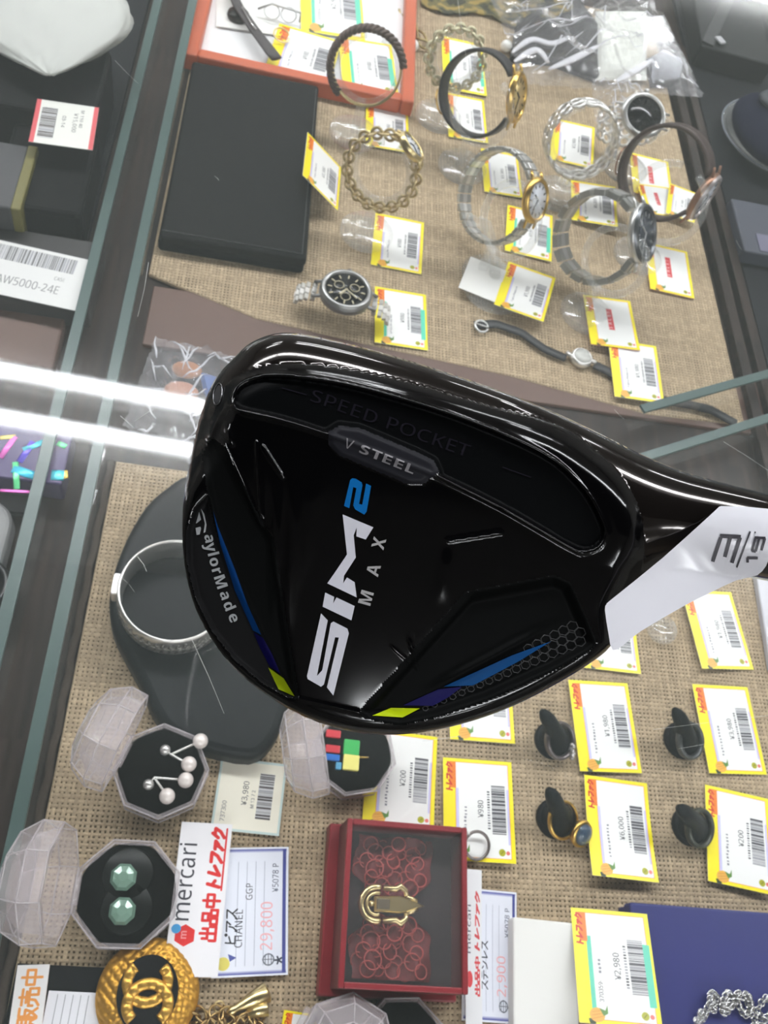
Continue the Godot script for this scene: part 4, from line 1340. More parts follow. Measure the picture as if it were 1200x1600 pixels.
	obj("lid", bx(V(0.102, 0.007, 0.072), 0.0014), M.navy, blue, xf(V(0, 0.0084, 0)))
	var ch := nst()
	var cpt := []
	for k in 150:
		var f := k / 149.0
		var x := 1088 + 70 * f + 24 * sin(f * 31.0) * f + 50 * f * f
		var y := 1594 - 30 * sin(f * 3.0) + 16 * sin(f * 47.0) * (0.3 + f) + 4 * sin(f * 13.0)
		cpt.append(P(x, y, 0.0178 + 0.0022 * (0.5 + 0.5 * sin(f * 60))))
	for k in range(0, 149, 1):
		var dirv: Vector3 = cpt[k + 1] - cpt[k]
		var side := V(0, 1, 0) if k % 2 else dirv.cross(V(0, 1, 0))
		torus(ch, cpt[k], side, 0.0016, 0.00042, 9)
	tag(obj("chain_necklace", fin(ch), mat(rgb(215, 215, 215), 0.22, 1.0)), "tangled silver chain heaped on the navy blue box", "necklace")

	# gold round brooch on its black card, with the orange-lettered strip
	var bcard := thing("display_card", "black card with a white slip beneath the round gold brooch", "card")
	q = quad_of([[24, 1506], [302, 1518], [298, 1700], [-10, 1690]], 0.0016)
	obj("backing", bx(V(q[3], 0.0014, q[4]), 0.0004), M.black, bcard, Transform3D(Basis(q[1], Vector3.UP, q[2]), V(q[0].x, 0.0003, q[0].z)))
	var im := pic(260, 260, Color(0.93, 0.93, 0.95))
	for k in 5:
		im.fill_rect(Rect2i(10, 40 + 34 * k, 240, 3), Color(0.55, 0.56, 0.58))
	text(im, "(100)", Vector2(60, 222), 30, INK, true)
	im.rotate_90(COUNTERCLOCKWISE)
	var q2 := quad_of([[72, 1548], [165, 1552], [150, 1680], [55, 1676]], 0.0026)
	obj("slip", sheet(q2[0], q2[1], q2[2], q2[3], q2[4], 0.0003), print_of(im), bcard)
	im = pic(420, 150, Color(0.95, 0.94, 0.93))
	kana(im, "販売中", Vector2(126, 30), 92, 13, Color(0.95, 0.62, 0.3))
	im.rotate_90(COUNTERCLOCKWISE)
	card("sign_card", "white strip with orange lettering at the bottom left corner", "sign", [[29, 1507], [77, 1508], [60, 1650], [6, 1648]], 0.0036, print_of(im))
	round_brooch(P(231, 1552, 0.006))
	var ct := thing("gold_charm", "gold tassel-shaped charm with a ring beside the round brooch", "charm")
	st = nst()
	var a0 := P(355, 1583, 0.004)
	var a1 := P(420, 1549, 0.005)
	tube(st, [a0, a0.lerp(a1, 0.12), a0.lerp(a1, 0.2), a0.lerp(a1, 0.6), a1.lerp(a0, 0.04), a1], [0.0012, 0.0022, 0.0016, 0.0034, 0.0044, 0.003], 14)
	obj("bell", fin(st), M.palegold, ct)
	st = nst()
	tube(st, [a0.lerp(a1, 0.45) + V(0.001, 0.0005, 0.004), a1 + V(0.0, 0.0004, 0.0065)], [0.002, 0.0034], 12)
	obj("tassel", fin(st), M.palegold, ct)
	st = nst()
	torus(st, P(342, 1573, 0.003), V(0.2, 1, 0.3), 0.0022, 0.0005, 16)
	obj("ring", fin(st), M.palegold, ct)
	st = nst()
	for k in 26:
		var c := P(300 + k * 4.2, 1592 + 12 * sin(k * 1.3) + 6 * (k % 3), 0.003 + 0.001 * (k % 2))
		torus(st, c, V(sin(k * 1.7), 0.9, cos(k * 2.3)), 0.0034, 0.0006, 14)
	tag(obj("gold_chain", fin(st), mat(rgb(178, 150, 100), 0.3, 1.0)), "gold chain of small rings at the bottom edge beside the brooch", "necklace")

func round_brooch(c: Vector3) -> void:
	var t := thing("round_brooch", "round gold brooch with a woven surface and two crossed letter Cs", "brooch", c)
	var st := nst()
	var rows := []
	var R := 0.0218
	for i in 40:
		var f := i / 39.0
		var row := []
		for k in 120:
			var a := TAU * k / 120
			var r := f * R
			var x := r * cos(a)
			var z := r * sin(a)
			var u := (x + z) * 0.7071 / 0.0033
			var v := (x - z) * 0.7071 / 0.0033
			var bump := 0.0011 * (absf(sin(u * PI)) ** 0.6) * (absf(sin(v * PI)) ** 0.6) + 0.0002 * (sin(floor(u) * 7.0 + floor(v) * 3.0))
			row.append(V(x, 0.0085 * sqrt(maxf(0, 1 - pow(f * 0.97, 3.0))) - 0.004 + bump, z))
		rows.append(row)
	loft(st, rows, true, 0)
	lathe(st, [Vector2(R, -0.0015), Vector2(R * 1.01, -0.0025), Vector2(R * 0.96, -0.0034), Vector2(0, -0.0034)], 60)
	obj("dome", fin(st), mat(rgb(214, 160, 62), 0.42, 0.75), t)
	st = nst()
	var hole := []
	for k in 36:
		hole.append(Vector2(cos(TAU * k / 36) * 0.0128, sin(TAU * k / 36) * 0.0148))
	prism(st, hole, 0.0, 0.0058)
	obj("opening", fin(st), M.black, t)
	st = nst()
	for s in [1.0, -1.0]:           # two open rings crossing, one open to the back, one to the front
		var pts := []
		for k in 41:
			var a: float = PI * (0.24 + 1.52 * k / 40.0) + PI / 2 * s
			pts.append(V(0.0085 * cos(a) + 0.0006 * s, 0.0062 + 0.0005 * s + 0.0003 * sin(k * 1.6), 0.0042 * s + 0.0078 * sin(a)))
		tube(st, pts, 0.0024, 10, false, 0, 0.5, Vector3.UP)
	obj("crossed_letters", fin(st), mat(rgb(222, 172, 78), 0.36, 0.8), t)

# ---------------------------------------------------------------- watches on their clear stands
func stand(label: String, base: Vector3, C0: Vector3, R: float, tilt: float, yaw: float = 0.0) -> void:
	var t := thing("watch_stand", label, "watch stand", base * V(1, 0, 1) + V(0, 0.0004, 0))
	var st := nst()
	lathe(st, [Vector2(0, 0), Vector2(0.0195, 0), Vector2(0.02, 0.0008), Vector2(0.02, 0.0032), Vector2(0.0192, 0.004), Vector2(0, 0.004)], 40)
	obj("base_disc", fin(st), M.acrylic, t)
	var c := C0 - t.position
	var e2 := V(-sin(yaw) * sin(tilt), cos(tilt), -cos(yaw) * sin(tilt))
	st = nst()
	var low := c - e2 * R
	box(st, V(0.007, maxf(0.004, low.y - 0.003), 0.005), xf(V(low.x, 0.004, low.z), 0), 0.0008)
	obj("post", fin(st), M.acrylic, t)
	st = nst()
	tube(st, arc(c, V(cos(yaw), 0, -sin(yaw)), e2, R, -PI * 1.42, PI * 0.42, 44), 0.0026, 10, false, 0, 1.0)
	obj("c_ring", fin(st), M.acrylic, t)

func watch(called: String, label: String, cat: String, C0: Vector3, R: float, o: Dictionary) -> Node3D:
	# a strap loop in a plane through e1 and e2, the case at the angle a0
	var t := thing(called, label, cat, C0)
	var tilt: float = o.get("tilt", 0.35)
	var yaw: float = o.get("yaw", 0.0)
	var e1 := V(cos(yaw), 0, -sin(yaw))
	var nrm0 := V(sin(yaw), 0, cos(yaw))
	var e2: Vector3 = V(0, cos(tilt), 0) - nrm0 * sin(tilt)
	var n := e1.cross(e2).normalized()
	var sq: float = o.get("sq", 1.0)
	var a0: float = o.get("a0", 0.8)
	var wd: float = o.get("w", 0.012)
	var th: float = o.get("t", 0.002)
	var gap: float = o.get("gap", 0.3)
	var kind: String = o.get("kind", "strap")
	var bm: Material = o.get("band", M.darkleather)
	if o.has("case_px"):
		var cp: Array = o.case_px
		t.position = P(cp[0], cp[1], cp[2]) - (e1 * cos(a0) + e2 * sin(a0) * sq) * R
	var at := func(a: float, r: float) -> Vector3: return (e1 * cos(a) + e2 * sin(a) * sq) * r
	var st := nst()
	if kind == "strap":
		var rows := []
		for k in 49:
			var a: float = a0 + gap + (TAU - 2 * gap) * k / 48.0
			var row := []
			var ww: float = wd * (1.0 - 0.18 * sin(PI * k / 48.0))
			for p in [[-0.5, 0.15], [-0.42, 0.0], [0.42, 0.0], [0.5, 0.15], [0.5, 0.8], [0.4, 1.0], [-0.4, 1.0], [-0.5, 0.8]]:
				row.append(at.call(a, R + p[1] * th) + n * p[0] * ww)
			rows.append(row)
		rows.push_front(same(at.call(a0 + gap, R + th * 0.5), 8))
		rows.append(same(at.call(a0 + TAU - gap, R + th * 0.5), 8))
		loft(st, rows, true, 0)
		obj("strap", fin(st), bm, t)
		st = nst()
		torus(st, at.call(a0 + PI * 1.08, R + th * 1.2), at.call(a0 + PI * 1.08, 1.0), wd * 0.52, 0.0007, 16)
		obj("buckle", fin(st), o.get("metal", M.steel), t)
	elif kind == "links":
		var N: int = o.get("n", 22)
		var st2 := nst()
		for k in N:
			var a: float = a0 + gap + (TAU - 2 * gap) * (k + 0.5) / N
			if absf(wrapf(a - a0, -PI, PI)) > o.get("reach", 9.0):
				continue
			var p: Vector3 = at.call(a, R)
			var out: Vector3 = (at.call(a, 1.0)).normalized()
			var tg := n.cross(out).normalized()
			var le: float = (TAU - 2 * gap) * R / N * 0.9 * lerpf(1.0, sq, absf(cos(a)))
			var b := Basis(tg, out, tg.cross(out))
			for s in [-1, 0, 1]:
				box(st if s else st2, V(le, th * (1.0 if s else 1.15), wd * 0.32), Transform3D(b, p + n * s * wd * 0.335), 0.0006)
		obj("outer_links", fin(st), bm, t)
		obj("centre_links", fin(st2), o.get("mid", bm), t)
	elif kind == "chain":
		var N: int = o.get("n", 26)
		for k in N:
			var a: float = a0 + gap + (TAU - 2 * gap) * (k + 0.5) / N
			var p: Vector3 = at.call(a, R)
			torus(st, p, n if k % 2 else at.call(a, 1.0), TAU * R / N * 0.72, th * 0.5, 12)
		obj("chain", fin(st), bm, t)
	elif kind == "braid":
		for s in 3:
			var pts := []
			for k in 91:
				var a: float = 0.3 + 3.75 * k / 90.0
				var ph: float = TAU * s / 3.0 + k * TAU * 9 / 90.0
				pts.append(at.call(a, R + th * 0.5 * cos(ph)) + n * wd * 0.4 * sin(ph))
			tube(st, pts, th * 0.5, 7, false)
		obj("braid", fin(st), bm, t)
		st = nst()
		var rows := []
		for k in 49:
			var a: float = TAU * k / 48.0
			rows.append([at.call(a, R - th * 0.4) - n * wd * 0.3, at.call(a, R - th * 0.4) + n * wd * 0.3, at.call(a, R - th * 0.9)])
		loft(st, rows, true, 0)
		obj("liner", fin(st), o.get("mid", M.gold), t)
	elif kind == "oval_links":
		var N: int = o.get("n", 16)
		for k in N:
			var a: float = TAU * (k + 0.5) / N
			for s in [-1, 1]:
				var b := Basis(n, at.call(a, 1.0).normalized(), n.cross(at.call(a, 1.0).normalized()))
				var pts := []
				for z in 12:
					pts.append(at.call(a, R) + b * V(s * wd * 0.28 + cos(TAU * z / 12) * wd * 0.26, 0, sin(TAU * z / 12) * R * 0.17))
				tube(st, pts, th * 0.42, 6, true)
		obj("oval_links", fin(st), bm, t)
	if o.has("rc"):
		var rc: float = o.rc
		var hc: float = o.get("hc", 0.0075)
		var out: Vector3 = at.call(a0, 1.0).normalized()
		var tgv := n.cross(out).normalized()
		var ov: float = o.get("oval", 1.0)
		var b := Basis(tgv * ov, out, tgv.cross(out))
		var x := Transform3D(b, at.call(a0, R) - out * 0.001)
		st = nst()
		lathe(st, [Vector2(0, 0), Vector2(rc * 0.86, 0), Vector2(rc, hc * 0.28), Vector2(rc, hc * 0.62), Vector2(rc * 0.95, hc * 0.74), Vector2(rc * 0.9, hc * 0.74)], 40, x)
		for s in [-1, 1]:           # lugs
			for z in [-1, 1]:
				tube(st, [x * V(s * rc * 0.8, hc * 0.45, z * wd * 0.42), x * V(s * rc * 1.22, hc * 0.12, z * wd * 0.42)], [0.0014, 0.0009], 8)
		obj("case", fin(st), o.get("metal", M.steel), t)
		st = nst()
		lathe(st, [Vector2(rc * 0.98, hc * 0.7), Vector2(rc * 0.94, hc * 0.94), Vector2(rc * 0.84, hc), Vector2(rc * 0.78, hc * 0.86), Vector2(rc * 0.78, hc * 0.7)], 40, x)
		obj("bezel", fin(st), o.get("bezel", o.get("metal", M.steel)), t)
		st = nst()
		lathe(st, [Vector2(0, hc * 0.8), Vector2(rc * 0.79, hc * 0.8), Vector2(rc * 0.79, hc * 0.74), Vector2(0, hc * 0.74)], 36, x)
		var dm: Material = o.get("dial", M.dialwhite)
		var dl := obj("dial", fin(st), dm, t)
		st = nst()
		var ink: Material = o.get("ink", M.black)
		for k in 12:
			var a := TAU * k / 12
			box(st, V(rc * 0.16, 0.0004, rc * 0.05), x * xf(V(cos(a) * rc * 0.63, hc * 0.8, -sin(a) * rc * 0.63), a), 0.0001)
		for h in [[0.9, 0.42, 0.07], [2.5, 0.6, 0.05]]:
			box(st, V(rc * h[1], 0.0005, rc * h[2]), x * xf(V(cos(h[0]), 0, -sin(h[0])) * rc * h[1] * 0.4 + V(0, hc * 0.82, 0), h[0]), 0.0001)
		if o.has("subdials"):
			for k in 3:
				var a := TAU * k / 3 + 0.5
				torus(st, x * V(cos(a) * rc * 0.34, hc * 0.81, sin(a) * rc * 0.34), out, rc * 0.18, 0.0003, 18)
		obj("hands", fin(st), ink, dl)
		st = nst()
		tube(st, [x * V(0, hc * 0.45, rc * 0.98), x * V(0, hc * 0.45, rc * 1.16)], rc * 0.11, 10)
		obj("crown_knob", fin(st), o.get("metal", M.steel), t)
	return t

func on_ring(px: float, py: float, h: float) -> Vector3:
	return P(px, py, h)

func rear_tray() -> void:
	var spots := [[575, 108, 0.054, 0.0232, "clear stand under the braided brown bangle", 0.3, -0.1], [597, 268, 0.052, 0.0198, "clear stand under the gold bracelet watch", 0.3, -0.35], [752, 172, 0.05, 0.024, "clear stand under the gold watch with the black strap", 0.3, -0.62], [797, 345, 0.05, 0.0245, "clear stand under the oval watch with the silver bracelet", 0.3, -1.0],
		[908, 218, 0.05, 0.0232, "clear stand under the silver oval-link bangle", 0.3, 0.0], [1008, 196, 0.04, 0.0195, "clear stand under the black-dialled watch beside the shiny bag", -0.6, 0.0], [1042, 318, 0.05, 0.0283, "clear stand under the brown strap watch by the wood strips", 0.3, -0.72], [960, 408, 0.05, 0.0228, "clear stand under the big steel watch", 0.3, -0.8], [712, 92, 0.05, 0.0175, "clear stand under the gold chain bracelet", 0.3, 0.1]]
	for s in spots:
		var c := P(s[0], s[1], s[2])
		stand(s[4], c + V(-0.001, 0, 0.006), c, s[3], s[5], s[6])
	# an empty stand that has fallen over, its base towards the viewer
	var fs := thing("watch_stand", "empty clear stand lying back behind the propped price tag", "watch stand", P(772, 452, 0.0008))
	var st := nst()
	lathe(st, [Vector2(0, 0), Vector2(0.0245, 0), Vector2(0.025, 0.001), Vector2(0.025, 0.0034), Vector2(0.0242, 0.0042), Vector2(0, 0.0042)], 44)
	obj("base_disc", fin(st), M.acrylic, fs)
	st = nst()
	tube(st, [V(0, 0.003, -0.004), V(-0.004, 0.016, -0.022), V(-0.014, 0.03, -0.03), V(-0.03, 0.034, -0.028)], 0.0045, 10, false, 0, 0.5)
	obj("arm", fin(st), M.acrylic, fs)
	card("blank_card", "blank white card on the empty clear stand beside the propped tag", "card", [[738, 402], [792, 425], [772, 472], [713, 449]], 0.0065, M.paper, 0.0004)

	watch("bangle", "dark braided bangle with a gold inside on a clear stand by the orange tray", "bangle", P(573, 108, 0.054), 0.0272, {"kind": "braid", "yaw": -0.1, "t": 0.0032, "w": 0.01, "band": mat(rgb(92, 76, 68), 0.45, 0.2), "mid": M.palegold})
	watch("wristwatch", "small gold chain-link bracelet watch with a white dial on a clear stand", "watch", P(596, 268, 0.052), 0.0246, {"kind": "chain", "yaw": -0.35, "t": 0.0021, "n": 30, "band": mat(rgb(206, 186, 140), 0.3, 0.8), "a0": 1.02, "rc": 0.0092, "hc": 0.006, "oval": 1.25, "metal": M.palegold, "gap": 0.36, "w": 0.008})
	watch("bracelet", "gold chain bracelet on a clear stand at the back by the camouflage cloth", "bracelet", P(712, 92, 0.05), 0.0215, {"kind": "chain", "t": 0.0026, "n": 30, "band": mat(rgb(214, 208, 176), 0.3, 0.8), "gap": 0.02, "a0": 0.5})
	watch("wristwatch", "gold-cased watch with a black leather strap on a clear stand", "watch", P(752, 172, 0.05), 0.0288, {"kind": "strap", "yaw": -0.62, "case_px": [803, 152, 0.06], "t": 0.0026, "w": 0.018, "band": mat(rgb(36, 32, 32), 0.55), "a0": 0.42, "rc": 0.0165, "hc": 0.006, "metal": M.gold, "dial": mat(rgb(206, 180, 120), 0.35, 0.5), "gap": 0.5, "oval": 1.1})
	watch("wristwatch", "two-tone watch with a white round dial and silver bracelet beside the teal tag", "watch", P(799, 348, 0.05), 0.0305, {"kind": "links", "yaw": -1.0, "case_px": [832, 313, 0.06], "t": 0.0026, "w": 0.013, "n": 26, "band": mat(rgb(190, 190, 186), 0.3, 0.7), "mid": M.silver, "a0": 0.62, "rc": 0.0128, "hc": 0.0065, "metal": M.gold, "bezel": M.gold, "oval": 1.2, "gap": 0.42})
	watch("bangle", "silver bangle of paired oval links on a clear stand", "bangle", P(908, 218, 0.05), 0.0268, {"kind": "oval_links", "t": 0.0036, "w": 0.015, "n": 17, "band": M.silver})
	watch("wristwatch", "silver watch with a large plain black dial on a clear stand by the shiny bag", "watch", P(1008, 200, 0.036), 0.0235, {"case_px": [1003, 182, 0.055], "kind": "oval_links", "t": 0.003, "w": 0.014, "n": 18, "band": M.silver, "a0": 1.5, "rc": 0.0175, "hc": 0.006, "metal": M.steel, "dial": M.dialblack, "ink": M.black, "tilt": -0.6, "oval": 1.1})
	watch("wristwatch", "large brown leather strap watch with a pale dial beside the wood strips", "watch", P(1042, 320, 0.05), 0.0322, {"kind": "strap", "yaw": -0.72, "case_px": [1094, 304, 0.05], "t": 0.0034, "w": 0.02, "band": M.brownleather, "a0": 0.08, "rc": 0.0185, "hc": 0.008, "metal": mat(rgb(150, 112, 90), 0.35, 0.7), "bezel": mat(rgb(190, 180, 178), 0.3, 0.6), "dial": mat(rgb(214, 217, 226), 0.4), "gap": 0.46})
	watch("wristwatch", "heavy steel bracelet watch with a dark grey dial on a clear stand", "watch", P(958, 410, 0.05), 0.0285, {"kind": "links", "yaw": -0.8, "case_px": [997, 366, 0.062], "t": 0.0044, "w": 0.019, "n": 15, "band": mat(rgb(172, 172, 166), 0.3, 0.7), "mid": M.steel, "a0": 0.72, "rc": 0.0195, "hc": 0.008, "metal": M.steel, "bezel": mat(rgb(110, 112, 116), 0.3, 0.9), "dial": mat(rgb(58, 62, 70), 0.2), "ink": M.steel, "gap": 0.55, "oval": 1.05})
	watch("wristwatch", "steel diver watch with a black dial lying beside the black wallet", "watch", P(535, 478, 0.0095), 0.03, {"reach": 1.75, "kind": "links", "t": 0.0028, "w": 0.0155, "n": 24, "band": mat(rgb(200, 198, 192), 0.3, 0.7), "mid": M.silver, "a0": PI / 2, "rc": 0.0178, "hc": 0.0095, "metal": M.brushed, "bezel": mat(rgb(168, 168, 166), 0.35, 0.9), "dial": M.dialblack, "ink": mat(rgb(190, 180, 150), 0.4), "sq": 0.3, "tilt": 0.0, "yaw": -0.1, "gap": 0.6, "subdials": 1})
	# the black leather watch lying flat
	var lw := thing("wristwatch", "slim black leather watch with a tiny silver case lying flat on the burlap", "watch", Vector3.ZERO)
	for part in [[[[742, 508], [775, 506], [815, 520], [850, 545], [884, 560]], 0.0038], [[[928, 570], [950, 580], [985, 605], [1030, 625], [1075, 632], [1110, 640], [1150, 662]], 0.004]]:
		var pts := []
		for p in part[0]:
			pts.append(P(p[0], p[1], 0.0028))
		var cv := Curve3D.new()
		for i in pts.size():
			var tg: Vector3 = (pts[mini(i + 1, pts.size() - 1)] - pts[maxi(i - 1, 0)]) / 6.0
			cv.add_point(pts[i], -tg, tg)
		st = nst()
		var dense := []
		for k in 30:
			dense.append(cv.sample_baked(cv.get_baked_length() * k / 29.0))
		tube(st, dense, part[1], 10, false, 0, 0.32, Vector3.UP)
		obj("strap", fin(st), mat(rgb(34, 34, 36), 0.5), lw)
	st = nst()
	var lc := P(906, 563, 0.0012)
	lathe(st, [Vector2(0, 0), Vector2(0.0075, 0), Vector2(0.0082, 0.002), Vector2(0.0074, 0.0048), Vector2(0.0064, 0.0052), Vector2(0.0064, 0.0044), Vector2(0, 0.0044)], 30, xf(lc))
	tube(st, [lc + V(-0.011, 0.003, -0.003), lc + V(-0.006, 0.003, 0.002)], 0.0016, 8)
	tube(st, [lc + V(0.006, 0.003, 0.001), lc + V(0.0105, 0.003, 0.003)], 0.0016, 8)
	obj("case", fin(st), M.silver, lw)
	st = nst()
	lathe(st, [Vector2(0, 0.0049), Vector2(0.0062, 0.0047), Vector2(0.0062, 0.0042), Vector2(0, 0.0042)], 24, xf(lc))
	obj("dial", fin(st), mat(rgb(206, 206, 200), 0.35), lw)
	st = nst()
	var bk := P(752, 510, 0.0034)
	torus(st, bk, V(0.1, 1, 0.1), 0.0048, 0.0009, 16)
	tube(st, [bk + V(-0.0045, 0.001, -0.001), bk + V(0.005, 0.001, 0.001)], 0.0006, 6)
	obj("buckle", fin(st), M.steel, lw)

	# the black wallet
	var wl := thing("wallet", "large black leather wallet lying in the rear tray beside the glass divider", "wallet", V(-0.0175, 0.0004, -0.5385))
	obj("lower_cover", bx(V(0.099, 0.007, 0.19), 0.003), mat(rgb(10, 11, 11), 0.6, 0.0, {"metallic_specular": 0.2}), wl)
	obj("upper_cover", bx(V(0.0985, 0.0055, 0.1895), 0.0027), mat(rgb(11, 12, 12), 0.5, 0.0, {"metallic_specular": 0.22}), wl, xf(V(0.0004, 0.0072, 0), 0.008))
	st = nst()
	tube(st, [V(-0.047, 0.0132, 0.09), V(0.047, 0.0132, 0.09), V(0.047, 0.0132, -0.09)], 0.0004, 5)
	obj("stitching", fin(st), mat(rgb(58, 58, 58), 0.6), wl)

	# the orange tray and what lies in it
	var ot := thing("tray", "orange-red wooden tray with a white floor at the back by the braided bangle", "tray", V(0.0192, 0.0006, -0.733), -0.02)
	var om := mat(rgb(196, 92, 52), 0.4)
	obj("floor_panel", bx(V(0.178, 0.004, 0.17), 0.0005), mat(rgb(236, 236, 236), 0.5), ot)
	for s in [-1, 1]:
		obj("rail", bx(V(0.0105, 0.013, 0.192), 0.002), om, ot, xf(V(s * 0.0865, 0, 0)))
		obj("rail", bx(V(0.1625, 0.013, 0.0105), 0.002), om, ot, xf(V(0, 0, s * 0.0907)))
	obj("inner_lip", bx(V(0.16, 0.0085, 0.005), 0.001), mat(rgb(206, 104, 74), 0.5), ot, xf(V(0, 0, 0.0822)))
	ptag("yellow-edged card at the back of the orange tray, reaching the picture's top edge", [[470, -60], [560, -40], [572, 62], [468, 50]], 0, 0.0062, 0.0004, "cards in the orange tray")
	ptag("yellow-edged card across the middle of the orange tray beside the ring", [[420, 34], [516, 62], [532, 140], [430, 112]], 1, 0.0078, 0.0004, "cards in the orange tray")
	ptag("yellow-edged card seen through the braided bangle", [[528, 58], [612, 70], [622, 150], [536, 138]], 5, 0.0070, 0.0004, "cards in the orange tray")
	card("white_slip", "white paper slip at the back corner of the orange tray", "card", [[330, -30], [430, -20], [440, 60], [345, 40]], 0.0058, M.paper)
	var gr := nst()
	torus(gr, P(440, 55, 0.012), V(0.2, 1, 0.3), 0.0066, 0.0008, 24)
	tag(obj("finger_ring", fin(gr), M.palegold), "small gold ring lying on the cards in the orange tray", "ring")
	var dw := thing("wristwatch", "dark slim watch lying across the front rail of the orange tray", "watch", Vector3.ZERO)
	st = nst()
	tube(st, [P(350, -40, 0.013), P(372, 10, 0.014), P(396, 45, 0.0148), P(424, 82, 0.0155), P(432, 92, 0.0155)], [0.004, 0.0044, 0.0046, 0.0054, 0.005], 10, false, 0, 0.3, Vector3.UP)
	obj("strap", fin(st), mat(rgb(64, 58, 58), 0.5), dw)
	st = nst()
	lathe(st, [Vector2(0, 0), Vector2(0.0085, 0), Vector2(0.0092, 0.002), Vector2(0.0085, 0.0044), Vector2(0, 0.005)], 28, xf(P(372, 28, 0.0062)))
	obj("case", fin(st), mat(rgb(40, 38, 34), 0.35, 0.5), dw)
	st = nst()
	tube(st, [P(378, 12, 0.0165), P(392, 36, 0.017), P(400, 46, 0.017)], 0.0008, 6)
	obj("bar", fin(st), M.steel, dw)
	var gl := nst()
	for k in 2:
		tube(gl, arc(P(425 + 26 * k, 18 + 5 * k, 0.013), V(1, 0, 0), V(0, 0.5, -0.8).normalized(), 0.0062, 0, TAU, 20), 0.0006, 6, true)
	tube(gl, [P(403, 14, 0.012), P(425, 6, 0.018), P(470, 20, 0.014), P(468, 34, 0.012)], 0.0009, 6)
	tag(obj("silver_trinket", fin(gl), M.steel), "silver wire trinket of two loops on the white slip in the orange tray", "trinket")
	# camouflage cloth, gold strand and painted spotlight reflections at the back
	var rows := []
	for i in 22:
		var row := []
		for j in 30:
			var x := 0.118 + 0.15 * j / 29.0
			var z := -0.87 + 0.075 * i / 21.0
			row.append(V(x, 0.003 + 0.006 * absf(sin(j * 0.55 + sin(i * 0.5))) * ss(21, 12, i) + 0.001 * sin(j * 1.9 + i), z + 0.006 * sin(j * 0.4)))
		rows.append(row)
	st = nst()
	loft(st, rows, false, 0)
	var rows2 := []
	for r in rows:
		rows2.append(r.map(func(p): return p - V(0, 0.0015, 0)))
	loft(st, rows2, false, 0)
	var im := pic(192, 192, rgb(112, 100, 52))
	var nn := FastNoiseLite.new()
	nn.seed = 4
	nn.frequency = 0.03
	for y in 192:
		for x in 192:
			var v := nn.get_noise_2d(x, y)
			im.set_pixel(x, y, rgb(60, 60, 44) if v > 0.18 else rgb(150, 128, 66) if v < -0.16 else rgb(106, 98, 58))
	tag(obj("camouflage_cloth", fin(st), mat(Color.WHITE, 0.8, 0.0, {"albedo_texture": tex(im)})), "folded olive and gold camouflage cloth at the back of the rear tray", "cloth")
	st = nst()
	for s in 3:
		var pts := []
		for k in 30:
			var f := k / 29.0
			pts.append(P(628 + 46 * f + 6 * sin(f * 6 + s * 2), 18 + 66 * f + 5 * cos(f * 9 + s * 2), 0.004 + 0.0012 * sin(f * 20 + s)))
		tube(st, pts, 0.0011, 6)
	tag(obj("gold_strand", fin(st), mat(rgb(176, 158, 110), 0.35, 0.8)), "twisted gold strand hanging from the corner of the orange tray", "necklace")
	for b in [[645, 71, "painted white lamp reflection beside the orange tray's corner"], [791, 72, "painted white lamp reflection beside the black and white shiny bag"]]:
		st = nst()
		ball(st, P(b[0], b[1], 0.0052), 0.0052, Vector3.ONE, 18)  # small white ball standing in for a reflected spotlight
		tag(obj("painted_reflection", fin(st), mat(rgb(245, 245, 240), 0.2)), b[2], "painted_reflection", "painted lamp reflections at the back")

func bag(label: String, px: Array, h: float, amp: float, sd: int, al: float) -> Node3D:
	var t := thing("plastic_bag", label, "bag")
	var q := quad_of(px, h)
	var nz := FastNoiseLite.new()
	nz.seed = sd
	nz.frequency = 0.09
	nz.fractal_type = FastNoiseLite.FRACTAL_RIDGED
	nz.fractal_octaves = 3
	for s in [0, 1]:
		var rows := []
		for i in 36:
			var row := []
			for j in 36:
				var u := j / 35.0 - 0.5
				var v := i / 35.0 - 0.5
				var e := clampf((0.25 - u * u) * (0.25 - v * v) * 40.0, 0, 1)
				var wob := 0.06 * nz.get_noise_2d(i * 3.0 + 100, j * 3.0)
				var y := amp * (0.35 + 0.65 * nz.get_noise_2d(j * 0.55, i * 0.55)) * e if s == 0 else -0.0006
				row.append(q[0] + q[1] * (u * (1 + wob)) * q[3] + q[2] * (v * (1 + wob)) * q[4] + V(0, maxf(y, 0.0002) if s == 0 else 0.0, 0))
			rows.append(row)
		var st := nst()
		loft(st, rows, false, -1 if s == 0 else 0)
		obj("top_film" if s == 0 else "bottom_film", fin(st), clear(al, Color(0.92, 0.92, 0.94), 0.08), t)
		if s == 0:
			var g := RandomNumberGenerator.new()
			g.seed = sd
			var cs := nst()
			for k in 22:
				var i := g.randi_range(2, 33)
				var j := g.randi_range(2, 33)
				var di := g.randi_range(-2, 2)
				var dj := g.randi_range(-2, 2)
				var pts := []
				for n in 6:
					pts.append(rows[clampi(i + di * n, 0, 35)][clampi(j + dj * n, 0, 35)] + V(0, 0.0003, 0))
				if absi(di) + absi(dj) > 0:
					tube(cs, pts, [0.0002, 0.0005, 0.0008, 0.0007, 0.0005, 0.0002], 5, false, 0, 0.5)
			obj("painted_glint", fin(cs), mat(Color(0.96, 0.96, 0.98, 0.6), 0.25, 0.0, {"transparency": BaseMaterial3D.TRANSPARENCY_ALPHA}), t).set_meta("kind", "stuff")  # white lines over the film, painted glints
	return t

